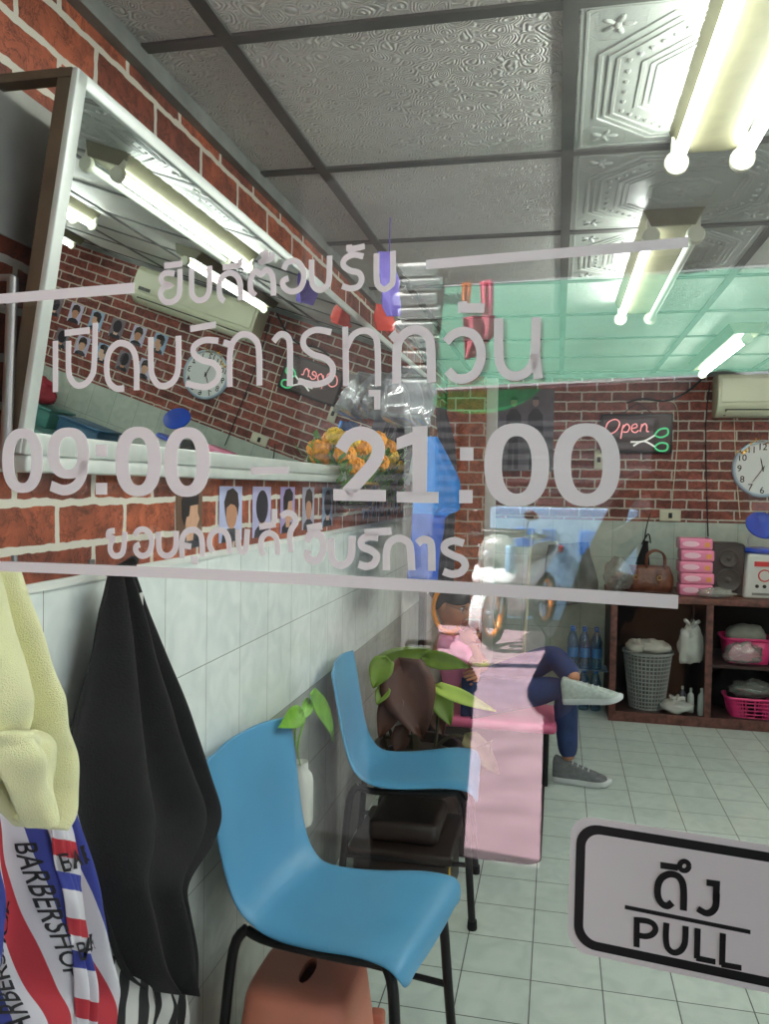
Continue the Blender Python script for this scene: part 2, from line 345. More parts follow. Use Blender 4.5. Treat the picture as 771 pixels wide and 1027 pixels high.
# pressed panels with stepped frames and a medallion, in the column right of the middle bar
def ring(b, pts, w, h, c):
    k = len(pts); vs = []
    for (x, y) in pts:
        d = Vector((x, y)); l = d.length; d = d/l
        for rr, z in ((l-w, 0), (l-w*.6, -h), (l+w*.6, -h), (l+w, 0)): vs.append((c[0]+d.x*rr, c[1]+d.y*rr, CZ+.001+z))
    b.add(vs, [(i*4+j, i*4+j+1, ((i+1) % k)*4+j+1, ((i+1) % k)*4+j) for i in range(k) for j in range(3)])
def octo(a, cut): return [(a, a-cut), (a-cut, a), (-a+cut, a), (-a, a-cut), (-a, -a+cut), (-a+cut, -a), (a-cut, -a), (a, -a+cut)]
def pressed(cx, cy):
    b = MB()
    b.prism([(cx-.284, cy-.284, CZ-.0015), (cx+.284, cy-.284, CZ-.0015), (cx+.284, cy+.284, CZ-.0015), (cx-.284, cy+.284, CZ-.0015)], (0, 0, .002))
    ring(b, octo(.272, .004), .006, .004, (cx, cy))
    for a, cut, w in ((.245, .115, .007), (.228, .107, .004), (.212, .10, .006), (.165, .075, .007), (.150, .068, .004), (.138, .063, .004), (.085, .04, .006), (.072, .034, .003)):
        ring(b, octo(a, cut), w, .005, (cx, cy))
    for i in range(40):                                     # rope beads between the frames
        t = i/40*8; k = int(t); f = t-k; o = octo(.192, .09); p, q = o[k], o[(k+1) % 8]
        b.ball((cx+p[0]*(1-f)+q[0]*f, cy+p[1]*(1-f)+q[1]*f, CZ), .007, 6, 4)
    def flower(fx, fy, r, n):
        for i in range(n):
            a = 2*pi*i/n; b.ball((fx+cos(a)*r*.55, fy+sin(a)*r*.55, CZ), (r*.42, r*.2, .006), 8, 5, M=Matrix.Rotation(a, 3, 'Z'))
        b.ball((fx, fy, CZ), (r*.25, r*.25, .008), 8, 5)
    flower(cx, cy, .055, 8)
    for sx in (-1, 1):
        for sy in (-1, 1): flower(cx+sx*.222, cy+sy*.222, .034, 5); ring(b, [(.048, .03), (.03, .048), (-.03, .048), (-.048, .03), (-.048, -.03), (-.03, -.048), (.03, -.048), (.048, -.03)], .003, .003, (cx+sx*.222, cy+sy*.222))
    b.build('stamped_panel', m_panel, ceiling, ang=25)
for k in range(-1, 3): pressed(XG+.3, YG-.3+.6*k)
b = MB(); b.box((LX, .72, CZ-.035), (LX+.022, BY, CZ)); struct(b.build('trim_1', m_trim, smooth=False))
b = MB(); b.box((LX, BY-.02, CZ-.03), (RX, BY, CZ)); struct(b.build('trim_2', m_trim, smooth=False))
b = MB(); b.box((LX, .75, 1.243), (LX+.006, 4.3, 1.257)); struct(b.build('trim_3', m_white_paint, smooth=False))
# glass front: a door the camera looks through and a fixed window beside it
m_glass = glass_mat('door_glass', .036)
def gbar(b, s0, s1, z0, z1, t=.022):
    c = gpt((s0+s1)/2, (z0+z1)/2); b.obox(c, GT, GN, Vector((0, 0, 1)), ((s1-s0)/2, t, (z1-z0)/2), .004)
SL = (LX-GP0.x)/GT.x; SR_ = (RX-GP0.x)/GT.x
door = bpy.data.objects.new('door_1', None); COL.objects.link(door); door.location = gpt(SL+.03, 0); struct(door)
b = MB(); gbar(b, SL+.005, SL+.055, .0, 2.16); gbar(b, .72, .77, 0, 2.16); gbar(b, SL+.05, .73, 0, .10); gbar(b, SL+.05, .73, 2.08, 2.16); b.build('door_frame', m_alu, door)
b = MB(); c = gpt((SL+.77)/2, 1.09); b.obox(c, GT, GN, Vector((0, 0, 1)), ((.73-SL-.05)/2, .003, 1.0)); b.build('door_pane', m_glass, door, smooth=False)
b = MB(); b.tube([gpt(.68, .85, -.0), gpt(.68, .87, -.06), gpt(.68, 1.0, -.06), gpt(.68, 1.02, -.0)], .009); b.build('door_handle', m_alu, door)
win = bpy.data.objects.new('window_1', None); COL.objects.link(win); win.location = gpt(.8, 0); struct(win)
b = MB()
for s0 in (.775, 1.6, 2.5, SR_-.05): gbar(b, s0, s0+.05, 0, 2.16)
gbar(b, .775, SR_, 0, .08); gbar(b, .775, SR_, 2.09, 2.16); b.build('window_frame', m_alu, win)
b = MB(); c = gpt((.8+SR_)/2, 1.09); b.obox(c, GT, GN, Vector((0, 0, 1)), ((SR_-.8)/2, .003, 1.02)); b.build('window_pane', m_glass, win, smooth=False)
b = MB(); gbar(b, SL-.1, SR_+.1, 2.16, 2.6, .06); struct(b.build('wall_front', m_trim, smooth=False))

# ------------------------------------------------------------------ outside, seen mirrored in the glass
def vs_(s, bk, z=0.0): p = GP0 + GT*s + GN*bk; return Vector((p.x, p.y, z))       # mirrored place; build(..., mirror=True) puts it outside
m_pave = mat('pink_concrete', sr(168, 140, 150), .85, var=.2, scale=5, bump=.3, bscale=40)
m_apron = mat('dark_cement', sr(24, 23, 23), .95, var=.2, scale=4)
m_apron.node_tree.nodes['Principled BSDF'].inputs['Specular IOR Level'].default_value = .05
m_asph = mat('asphalt', sr(42, 42, 43), .95, var=.2, scale=6); m_asph.node_tree.nodes['Principled BSDF'].inputs['Specular IOR Level'].default_value = .1
m_dark = mat('dark_facade', sr(52, 48, 46), .85, var=.2, scale=2)
b = MB(); b.prism([vs_(-2.6, .02, -.12), vs_(4.5, .02, -.12), vs_(4.5, 2.42, -.12), vs_(-2.6, 2.42, -.12)], (0, 0, .115)); struct(b.build('ground_apron', m_apron, smooth=False, mirror=True))
b = MB(); b.prism([vs_(-.667, 2.42, -.14), vs_(.22, 2.42, -.14), vs_(.75, 7.5, -.14), vs_(-2.13, 7.5, -.14)], (0, 0, .125)); struct(b.build('pavement', m_pave, smooth=False, mirror=True))
b = MB(); b.prism([vs_(-7, 2.42, -.14), vs_(-.667, 2.42, -.14), vs_(-2.13, 7.5, -.14), vs_(-7, 7.5, -.14)], (0, 0, .12)); struct(b.build('road_verge', m_asph, smooth=False, mirror=True))
b = MB(); b.prism([vs_(.22, 2.42, -.14), vs_(9, 2.42, -.14), vs_(9, 7.5, -.14), vs_(.75, 7.5, -.14)], (0, 0, .12)); struct(b.build('dark_ground_fill', m_asph, smooth=False, mirror=True))  # dark ground added so no bright pavement reflects on this side
b = MB(); b.prism([vs_(-12, 7.5, -.3), vs_(12, 7.5, -.3), vs_(12, 13, -.3), vs_(-12, 13, -.3)], (0, 0, .18)); struct(b.build('road', m_asph, smooth=False, mirror=True))
b = MB(); b.prism([vs_(SL-.62, .0, -.1), vs_(SL-.42, .0, -.1), vs_(SL-.42, 2.05, -.1), vs_(SL-.62, 2.05, -.1)], (0, 0, 2.7)); struct(b.build('wall_light_blocker', m_dark, smooth=False, mirror=True))  # unseen wall added to shade the apron and darken the left reflection
b = MB(); b.prism([vs_(-.667, 2.40, -.13), vs_(.22, 2.40, -.13), vs_(.24, 2.50, -.13), vs_(-.69, 2.50, -.13)], (0, 0, .125)); struct(b.build('kerb', mat('kerb_dark', sr(92, 80, 84), .85, var=.2, scale=8), smooth=False, mirror=True))
# shop canopy: ribbed sheet over the apron
b = MB(); rows = []
for k in (0, 1):
    rows.append([vs_(SL-.42+i*.02, .02 if k == 0 else 1.9, 2.56-(0 if k == 0 else .12)+.012*sin(i*1.3)) for i in range(260)])
b.grid(rows); o = struct(b.build('roof_canopy', mat('roof_sheet', sr(70, 70, 72), .6, .2), mirror=True)); md = o.modifiers.new('t', 'SOLIDIFY'); md.thickness = .01
# facade over the road
t = thing('street_building', refl(vs_(0, 12.9, -.12)), 'long dark shop building across the road with closed shutters', 'building')
b = MB(); b.prism([vs_(-22, 12.5, -.12), vs_(20, 12.5, -.12), vs_(20, 16, -.12), vs_(-22, 16, -.12)], (0, 0, 14)); b.build('facade', m_dark, t, smooth=False, mirror=True)
m_shut = mat('shutter_grey', sr(70, 68, 70), .6, .3, stretch=(1, 1, 40))
for i in range(6):
    b = MB(); s0 = -9+i*3.1
    rows = [[vs_(s0+x, 12.47-.015*(j % 2), j*.09) for x in (0, 2.6)] for j in range(30)]
    b.grid(rows); b.build('shutter', m_shut, t, smooth=False, mirror=True)
# ------------------------------------------------------------------ lettering on the glass
m_vinyl = mat('grey_white_vinyl', sr(250, 238, 238), .55, var=.02)
m_sign_white = mat('sign_white', sr(242, 232, 232), .5, var=.02)
m_sign_black = mat('sign_black', sr(16, 16, 18), .5, var=.02)
OFFG = -.0042
def flat_on_glass(b, L, R, off=OFFG, th=.0004):
    n = len(L)
    A = [gpt(p.x, p.y, off) for p in L] + [gpt(p.x, p.y, off) for p in R]
    b.add(A + [a - GN*th for a in A],
          [(i, i+1, n+i+1, n+i) for i in range(n-1)] + [(2*n+i+1, 2*n+i, 3*n+i, 3*n+i+1) for i in range(n-1)] +
          [(i, 2*n+i, 2*n+i+1, i+1) for i in range(n-1)] + [(n+i+1, 3*n+i+1, 3*n+i, n+i) for i in range(n-1)] + [(0, n, 3*n, 2*n), (n-1, 3*n-1, 4*n-1, 2*n-1)])
def gl_stroke(b, pts, wpx, off=OFFG, smooth=True, cap=0):
    """pts are picture points; the width is turned into metres on the glass"""
    G = [Vector(onG(*p)+(0,)) for p in pts]
    a = onG(pts[0][0], pts[0][1]); c = onG(pts[0][0], pts[0][1]+10); w = abs(a[1]-c[1])/10*wpx
    if smooth and len(G) > 2: G = spline(G, 6)
    L, R = stroke2d(G, w, cap*w); flat_on_glass(b, L, R, off)
def seg(b, ox, oy, sc, strokes, w):
    for st in strokes:
        sm = True
        if st[0] == 'l': sm = False; st = st[1:]
        gl_stroke(b, [(ox+x/sc, oy+y/sc) for x, y in st], w, smooth=sm)
def gl_ring(b, cx, cy, rx, ry, wx, wy, n=40, a0=0, a1=360, ex=2.35):
    L = []; R = []
    for i in range(n+1):
        a = radians(a0+(a1-a0)*i/n); c, s = cos(a), sin(a)
        f = lambda v: math.copysign(abs(v)**(2/ex), v)
        L.append(Vector(onG(cx+rx*f(c), cy-ry*f(s)))); R.append(Vector(onG(cx+(rx-wx)*f(c), cy-(ry-wy)*f(s))))
    flat_on_glass(b, L, R)
def gl_poly(b, pts): 
    P = [gpt(*onG(*p), OFFG) for p in pts]; b.prism(P, -GN*.0004)
def lettering(name, b, label, group=None):
    o = b.build(name, m_vinyl, None, smooth=False); return tag(o, label, 'lettering', group)
# first line
b = MB()
seg(b, 150, 230, 2.57, [
    [(72, 118), (50, 116), (38, 128), (44, 143), (60, 148), (44, 153), (36, 170), (46, 188), (66, 190), (82, 176), (86, 150), (86, 106)], ['l', (46, 98), (92, 92)],
    [(116, 104), (116, 150), (118, 172), (132, 186), (150, 182), (160, 166), (162, 140), (162, 98)],
    [(200, 188), (190, 178), (187, 150), (194, 128), (212, 116), (230, 122), (240, 142), (241, 186)], ['l', (196, 102), (244, 96)], ['l', (240, 80), (240, 98)],
    [(280, 174), (268, 160), (268, 132), (280, 112), (294, 120), (308, 108), (322, 122), (326, 150), (326, 174)], [(294, 72), (308, 66), (304, 80), (296, 88), (318, 80), (326, 66)],
    [(352, 108), (362, 90), (384, 86), (400, 104), (404, 130), (394, 156), (372, 164), (354, 154), (350, 138), (364, 130)],
    [(424, 82), (424, 126), (428, 148), (442, 160), (458, 154), (468, 136), (470, 72)],
    [(556, 74), (530, 70), (508, 82), (506, 98), (522, 110), (544, 116), (552, 132), (544, 150), (524, 156), (502, 150)], ['l', (516, 58), (560, 48)], ['l', (520, 44), (520, 60)],
    [(590, 66), (590, 126), (594, 148), (608, 158), (624, 150), (632, 132), (632, 60)]], 6.0)
lettering('welcome_lettering', b, 'pale grey Thai welcome line on the glass, topmost of the lettering')
# second line
b = MB()
seg(b, 0, 230, 3.21, [['l', (190, 362), (190, 526)], [(232, 362), (232, 450), (238, 482), (258, 504), (284, 500), (304, 478), (314, 440), (318, 304)], ['l', (220, 337), (300, 328)],
    [(410, 514), (384, 514), (360, 490), (354, 440), (364, 396), (392, 370), (424, 376), (444, 404), (450, 450), (450, 520)],
    [(496, 350), (496, 440), (502, 478), (522, 504), (550, 504), (574, 482), (584, 440), (584, 346)], ['l', (622, 324), (704, 310)],
    [(712, 362), (668, 360), (636, 378), (634, 404), (660, 424), (696, 434), (714, 460), (704, 492), (668, 510), (608, 498)]], 6.4)
seg(b, 150, 230, 2.57, [[(214, 408), (214, 330), (222, 294), (244, 274), (272, 280), (288, 310), (290, 404)], ['l', (198, 294), (218, 300)],
    [(326, 292), (342, 274), (360, 278), (368, 304), (368, 406)],
    [(474, 268), (434, 262), (406, 278), (404, 304), (426, 324), (460, 336), (478, 358), (470, 388), (432, 402), (390, 392)],
    ['l', (510, 254), (512, 406)], [(512, 310), (530, 276), (556, 264), (580, 272), (592, 300), (594, 406)], ['l', (570, 424), (592, 424), (592, 466)]], 6.4)
seg(b, 330, 290, 3.352, [[(234, 320), (234, 220), (242, 176), (268, 148), (300, 140), (330, 154), (346, 190), (350, 316)], ['l', (216, 152), (238, 176)],
    [(398, 182), (420, 158), (454, 146), (490, 158), (512, 196), (514, 242), (494, 286), (460, 304), (428, 300), (404, 276)], ['l', (454, 46), (454, 68), (526, 68)],
    [(574, 102), (574, 216), (582, 262), (606, 290), (642, 294), (676, 272), (694, 228), (700, 98)], ['l', (696, 220), (706, 304)]], 9.2)
lettering('open_daily_lettering', b, 'large pale grey Thai line on the glass, second from the top')
# opening hours
hrs = thing('opening_hours_lettering', gpt(*onG(310, 465), OFFG), 'large pale grey opening hours 09:00 - 21:00 on the glass', 'lettering')
b = MB()
def ring6(cx, cy, rx, ry, wx, wy, **k): gl_ring(b, cx/2.268, 400+cy/2.268, rx/2.268, ry/2.268, wx/2.268, wy/2.268, **k)
def ring7(cx, cy, rx, ry, wx, wy): gl_ring(b, 320+cx/2.409, 400+cy/2.409, rx/2.409, ry/2.409, wx/2.409, wy/2.409)
ring6(60, 141, 46, 73, 26, 22); ring6(164, 124, 47, 58, 26, 21); ring6(322, 143, 52, 79, 30, 25); ring6(432, 144, 52, 79, 30, 25)
seg(b, 0, 400, 2.268, [[(198, 140), (196, 172), (180, 198), (154, 208), (124, 198)]], 10.5)
for y0 in (105, 191): gl_poly(b, [(226/2.268, 400+y0/2.268), (251/2.268, 400+y0/2.268), (251/2.268, 400+(y0+27)/2.268), (226/2.268, 400+(y0+27)/2.268)])
b.build('opening_time', m_vinyl, hrs, smooth=False); b = MB()
gl_poly(b, [(254.5, 468.5), (292, 468), (292, 475.5), (254.5, 476)])
b.build('dash', m_vinyl, hrs, smooth=False); b = MB()
seg(b, 320, 400, 2.409, [[(58, 124), (76, 96), (106, 84), (136, 96), (148, 122), (138, 154), (108, 190), (72, 228)]], 13.5)
def poly7(*pts): gl_poly(b, [(320+x/2.409, 400+y/2.409) for x, y in pts])
poly7((40, 218), (166, 220), (166, 248), (40, 246)); poly7((230, 68), (266, 66), (264, 232), (230, 232)); poly7((192, 96), (232, 80), (232, 110), (192, 124)); poly7((192, 224), (292, 225), (292, 252), (192, 250))
poly7((344, 118), (376, 118), (376, 150), (344, 150)); poly7((342, 220), (374, 220), (374, 252), (342, 252))
ring7(480, 160, 78, 100, 42, 31); ring7(648, 160, 80, 100, 42, 31)
b.build('closing_time', m_vinyl, hrs, smooth=False)
# thank-you line
b = MB()
seg(b, 90, 500, 3.671, [[(104, 118), (84, 122), (82, 140), (100, 146), (90, 164), (88, 188), (100, 208), (122, 208), (136, 188), (142, 122)],
    [(178, 136), (192, 116), (216, 114), (236, 134), (240, 166), (228, 200), (204, 210), (184, 196), (182, 176), (196, 168)],
    [(266, 122), (266, 176), (274, 200), (296, 210), (318, 198), (328, 174), (330, 118)],
    [(352, 218), (350, 156), (364, 124), (392, 114), (416, 128), (424, 156), (426, 212)], ['l', (352, 170), (384, 176)], ['l', (384, 222), (400, 222), (400, 240)],
    [(464, 196), (452, 170), (456, 136), (478, 116), (504, 120), (520, 146), (526, 200)], [(556, 112), (558, 170), (568, 194), (584, 184), (590, 112)],
    [(650, 208), (640, 180), (644, 144), (666, 126), (690, 136), (700, 160), (702, 206)], ['l', (634, 104), (694, 94)], ['l', (690, 38), (690, 88)],
    [(714, 66), (736, 52), (760, 62), (768, 86), (752, 112), (746, 140), (750, 196)]], 6.0)
seg(b, 280, 500, 3.671, [[(112, 160), (122, 132), (150, 128), (168, 150), (170, 190), (154, 222), (128, 226), (112, 208), (116, 188)], ['l', (112, 110), (166, 100)],
    [(200, 144), (200, 200), (210, 232), (236, 244), (262, 230), (274, 200), (276, 136)],
    [(372, 142), (338, 138), (312, 152), (314, 176), (346, 190), (366, 210), (356, 238), (328, 248), (300, 240)], ['l', (322, 126), (420, 118)],
    [(402, 262), (402, 200), (412, 164), (440, 146), (470, 152), (488, 176), (494, 262)],
    [(516, 164), (534, 150), (556, 154), (566, 176), (568, 264)],
    [(684, 164), (650, 154), (618, 166), (616, 190), (646, 208), (678, 222), (690, 246), (672, 270), (640, 276), (610, 266)]], 7.6)
lettering('thanks_lettering', b, 'small pale grey Thai thank-you line on the glass below the opening hours')
for pts, lab in (([(-60, 306), (138, 290)], 'short pale grey line on the glass left of the welcome words'), ([(429, 267), (690, 245)], 'pale grey line on the glass right of the welcome words'), ([(-70, 565), (680, 603)], 'long pale grey line on the glass under all of the lettering')):
    b = MB(); P = [(pts[0][0]+(pts[1][0]-pts[0][0])*i/6, pts[0][1]+(pts[1][1]-pts[0][1])*i/6 - (4*sin(pi*i/6) if 'long' in lab else 0)) for i in range(7)]
    gl_stroke(b, P, 9.5, smooth=False)
    tag(b.build('glass_stripe', m_vinyl, None, smooth=False), lab, 'stripe', 'plain stripes of the glass lettering')
# pull sign
sgn = thing('pull_sign', gpt(*onG(690, 905), OFFG), 'white PULL door sticker with black rounded border and Thai word', 'sign')
C8 = lambda x, y: onG(561+x/3.671, 800+y/3.671)
tl, tr, bl = Vector(C8(45, 52)), Vector(C8(771, 165)), Vector(C8(45, 552))
ex = (tr-tl).normalized(); ey = Vector((ex.y, -ex.x)); SW = (Vector(C8(771, 165))-tl).length*1.175; SHH = (bl-tl).length
def rr(x0, y0, x1, y1, r, off, th, name, m):
    pts = []
    for cx, cy, a0 in ((x1-r, y0+r, -90), (x1-r, y1-r, 0), (x0+r, y1-r, 90), (x0+r, y0+r, 180)):
        for i in range(9):
            a = radians(a0+i*90/8); q = tl + ex*(cx+cos(a)*r) + ey*(cy+sin(a)*r); pts.append(gpt(q.x, q.y, off))
    return pts
def rr_face(x0, y0, x1, y1, r, off, name, m):
    b = MB(); b.prism(rr(x0, y0, x1, y1, r, off, 0, name, m), -GN*.0003); return b.build(name, m, sgn, smooth=False)
u = SHH/500.0
rr_face(0, 0, SW, SHH, 78*u, OFFG, 'sticker_backing', m_sign_white)
b = MB(); o_ = rr(22*u, 24*u, SW-22*u, SHH-22*u, 78*u, OFFG-.0004, 0, '', None); i_ = rr(54*u, 56*u, SW-54*u, SHH-54*u, 52*u, OFFG-.0004, 0, '', None); n = len(o_)
b.add(o_+i_+[p-GN*.0003 for p in o_+i_], [(i, (i+1) % n, n+(i+1) % n, n+i) for i in range(n)] + [(2*n+i, 3*n+i, 3*n+(i+1) % n, 2*n+(i+1) % n) for i in range(n)])
b.build('border', m_sign_black, sgn, smooth=False)
b = MB()
def sst(pts, w, sm=True, cap=0): gl_stroke(b, [(561+x/3.671, 800+y/3.671) for x, y in pts], w, OFFG-.0004, sm, cap)
sst([(415, 374), (396, 386), (376, 376), (363, 350), (363, 312), (376, 284), (404, 270), (434, 276), (452, 300), (457, 340), (456, 402)], 6.4)
sst([(540, 300), (577, 305), (575, 368)], 6.2, False); sst([(577, 340), (574, 384), (560, 406), (538, 412), (508, 396)], 6.2)
sst([(372, 237), (436, 246)], 6.2, False); sst([(459+17*cos(a*pi/8), 240+17*sin(a*pi/8)) for a in range(17)], 4.8)
b.build('thai_word', m_sign_black, sgn, smooth=False)
b = MB(); sst([(248, 391), (694, 480)], 3.8, False, .4); b.build('rule', m_sign_black, sgn, smooth=False)
b = MB()
sst([(286, 428), (285, 536)], 5.6, False); sst([(284, 437), (322, 441), (346, 452), (354, 472), (342, 490), (318, 497), (286, 492)], 5.4)
sst([(394, 448), (392, 500), (398, 538), (420, 556), (444, 550), (459, 528), (463, 500), (464, 460)], 5.6)
sst([(508, 468), (505, 578)], 5.6, False); sst([(502, 576), (573, 590)], 5.4, False); sst([(600, 486), (597, 602)], 5.6, False); sst([(594, 599), (668, 612)], 5.4, False)
b.build('pull_word', m_sign_black, sgn, smooth=False)

# ------------------------------------------------------------------ fluorescent lights
m_tube = mat('lit_tube', (.9, .95, .9), .4, var=0, emit=(.93, 1.0, .94), es=TUBE)
m_tube_off = mat('unlit_tube', sr(206, 212, 196), .3, var=.03)
m_fix = mat('fixture_enamel', sr(104, 101, 78), .5, var=.1, scale=20)
m_hold = mat('lamp_holder', sr(196, 198, 176), .45, var=.05)
def fixture(x, y0, y1, tubes, label):
    t = thing('fluorescent_light', (x, (y0+y1)/2, CZ), label, 'ceiling light', 'fluorescent ceiling lights')
    b = MB(); b.prism([(x-.085, y0, CZ), (x+.085, y0, CZ), (x+.06, y0, CZ-.05), (x-.06, y0, CZ-.05)], (0, y1-y0, 0)); b.build('housing', m_fix, t, smooth=False, bevel=.004)
    for dx, on in tubes:
        b = MB(); b.tube([(x+dx, y0+.03, CZ-.075), (x+dx, y1-.03, CZ-.075)], .0135, 16); b.build('tube', m_tube if on else m_tube_off, t)
        for y, s in ((y0+.012, 1), (y1-.012, -1)):
            b = MB(); b.lathe([(.022, -.012), (.026, -.006), (.026, .008), (.02, .012)], (x+dx, y, CZ-.075), 16, axis=(0, s, 0)); b.box((x+dx-.012, y-.01, CZ-.06), (x+dx+.012, y+.01, CZ-.02)); b.build('lamp_holder', m_hold, t)
    for k in (.3, .7): b = MB(); b.lathe([(.006, 0), (.006, .004)], (x, y0+(y1-y0)*k, CZ-.048), 8); b.build('screw', m_alu, t)
fixture(.305, .68, 1.90, ((-.068, True), (.068, True)), 'twin tube ceiling light nearest the glass, both tubes lit')
fixture(.30, 2.40, 3.56, ((-.06, True), (.06, False)), 'ceiling light in mid room with one tube lit and one dark')
fixture(.85, 4.06, 5.28, ((0, True),), 'single tube ceiling light close to the wall-mounted air conditioner')
fixture(2.1, 2.6, 3.8, ((-.06, True), (.06, True)), 'twin tube ceiling light deep in the room, seen only in the mirror')
fixture(1.5, .9, 2.1, ((-.06, True), (.06, True)), 'unseen twin tube light added over the shop window to brighten the room')  # unseen lamp added to lift the light on the left wall
fixture(1.38, 2.7, 3.9, ((-.06, True), (.06, True)), 'unseen twin tube light added right of the one dark tube to brighten the room')  # another added lamp out of view, makes up for dimmer tubes
fixture(2.5, 4.2, 5.4, ((0, True),), 'single tube ceiling light in the far corner, seen only in the mirror')

# ------------------------------------------------------------------ mirror leaning out from the left wall
m_mirror = mat('mirror_silver', (.86, .9, .88), .0, 1.0, var=0)
m_brown = mat('brown_board', sr(92, 74, 54), .6, var=.2, scale=20)
MY0, MY1, MLEN = .985, 4.02, .525
mo = Vector((-.738, 0, 1.452)); mw = Vector((.0865, 0, .512)).normalized(); mn = Vector((mw.z, 0, -mw.x)); my = Vector((0, 1, 0))
mir = thing('wall_mirror', (-.74, 2.5, 1.452), 'long white framed mirror leaning out from the left brick wall', 'mirror')
def mbar(b, y0, y1, w0, w1, d0, d1, bev=.002): b.obox(mo + my*((y0+y1)/2) + mw*((w0+w1)/2) + mn*((d0+d1)/2), my, mw, mn, ((y1-y0)/2, (w1-w0)/2, (d1-d0)/2), bev)
b = MB(); mbar(b, MY0, MY1, 0, MLEN, -.022, 0); b.build('back_board', m_brown, mir, smooth=False)
m_wf = mat('mirror_frame_white', sr(206, 210, 204), .35, .2, var=.06, scale=14)
b = MB(); mbar(b, MY0-.002, MY0+.022, 0, MLEN, 0, .010); mbar(b, MY1-.03, MY1, 0, MLEN, 0, .014); mbar(b, MY0, MY1, 0, .03, 0, .016); mbar(b, MY0, MY1, MLEN-.020, MLEN, 0, .010); b.build('frame', m_wf, mir)
b = MB(); mbar(b, MY0+.01, MY1-.01, .01, MLEN-.01, .0005, .005, 0); b.build('mirror_glass', m_mirror, mir, smooth=False)
for y in (MY0+.01, MY1-.02):
    b = MB(); p = mo + mw*(MLEN-.006) + my*y; b.obox((p+Vector((LX, y, p.z)))/2, (1, 0, 0), my, (0, 0, 1), (abs(p.x-LX)/2, .012, .006)); b.build('bracket', m_brown, mir, smooth=False)
b = MB(); b.box((LX, 1.0, 1.425), (LX+.05, 4.0, 1.452), bev=.004); tag(b.build('mirror_ledge', m_wf), 'narrow white ledge under the long leaning mirror', 'ledge')
b = MB(); b.box((LX+.001, .93, 1.76), (LX+.006, 1.16, 1.98), bev=.002); tag(b.build('white_board', mat('old_white_board', sr(176, 176, 168), .6, var=.2)), 'small stained white board on the wall behind the mirror edge', 'board')
b = MB(); p0 = onX(13, 278, -.74); p1 = onX(5, 470, -.74); b.tube([p0, p1], .0075, 12); b.tube([p0+Vector((-.04, 0, 0)), p0, p0+Vector((0, 0, -.02))], .005)
tag(b.build('metal_rod', mat('dull_steel', sr(150, 146, 146), .35, .8)), 'dull steel rod hanging on the wall beside the mirror frame', 'rod')
# ------------------------------------------------------------------ portrait cards
def portrait(name, O, U, V, Nn, w, h, bgc, skin, hairc, kind, label, group, mirror=False, cloth=None):
    """card with its lower left corner at O, U and V along its sides, Nn out of the wall"""
    O, U, V, Nn = Vector(O), Vector(U), Vector(V), Vector(Nn)
    t = thing(name, O, label, 'photo', group)
    def P(x, y, d): return O + U*(x*w) + V*(y*h) + Nn*d
    def blob(nm, m, pts, d): b = MB(); b.prism([P(x, y, d) for x, y in pts], Nn*.0004); b.build(nm, m, t, smooth=False)
    def ell(cx, cy, rx, ry, n=20): return [(cx+rx*cos(2*pi*i/n), cy+ry*sin(2*pi*i/n)) for i in range(n)]
    blob('print', mat('card_%02x%02x%02x' % bgc, sr(*bgc), .35, var=.06, scale=30), [(0, 0), (1, 0), (1, 1), (0, 1)], .0008)
    m_s = mat('portrait_skin_%d' % skin, sr(*[(206, 160, 132), (190, 138, 108), (222, 186, 164)][skin]), .5, var=.06, scale=60)
    m_h = mat('portrait_hair_%d' % hairc, sr(*[(30, 24, 26), (52, 36, 32), (40, 34, 44)][hairc]), .5, var=.2, scale=90)
    c = cloth or (40, 42, 52)
    blob('shoulders', mat('card_cloth_%02x%02x%02x' % c, sr(*c), .6), [(.1, 0), (.92, 0), (.88, .14), (.66, .24), (.36, .24), (.14, .14)], .0012)
    if kind == 0:    # facing right
        blob('face', m_s, [(.38, .12), (.62, .12), (.66, .26), (.78, .28), (.78, .36), (.88, .46), (.80, .56), (.80, .74), (.60, .82), (.36, .7), (.32, .4)], .0016)
        blob('hair', m_h, [(.30, .36), (.36, .50), (.46, .52), (.50, .68), (.82, .70), (.84, .86), (.62, .97), (.34, .94), (.18, .78), (.20, .5)], .002)
    elif kind == 1:  # from the front
        blob('face', m_s, ell(.52, .50, .24, .27), .0016)
        blob('hair', m_h, [(.26, .46), (.30, .62), (.46, .68), (.64, .66), (.74, .60), (.78, .46), (.84, .66), (.78, .88), (.56, .97), (.32, .92), (.20, .72)], .002)
    else:            # back of the head
        blob('face', m_s, [(.36, .16), (.66, .16), (.66, .34), (.36, .34)], .0016)
        blob('hair', m_h, ell(.5, .60, .32, .33), .002)
    return t
BG = [(112, 84, 66), (186, 190, 224), (190, 184, 220), (168, 150, 196), (176, 170, 188), (150, 170, 200)]
spots = [(176, 202, 0, 0), (219, 242, 1, 1), (252.5, 271, 2, 2), (280.5, 295, 0, 3), (302.5, 314.5, 1, 4), (322.5, 333, 2, 5)]
LBP = ['photo of a boy in profile on brown, nearest the glass on the brick band', 'photo of a dark-haired man on pale blue, second along the brick band', 'photo of the back of a head on lilac, third along the brick band',
       'narrow purple haircut photo, fourth along the brick band', 'grey haircut photo, fifth along the brick band', 'pale blue haircut photo closest to the dark flower basket']
for k, (x0, x1, kd, bi) in enumerate(spots):
    top = 489+k*.5; y0 = onX(x0, 500, LX).y; y1 = onX(x1, 500, LX).y
    z1 = 1.408; portrait('haircut_photo', (LX+.001, y0, z1-.135), (0, 1, 0), (0, 0, 1), (1, 0, 0), y1-y0, .135, BG[bi], k % 3, k % 3, kd, LBP[k], 'haircut photos on the brick band')
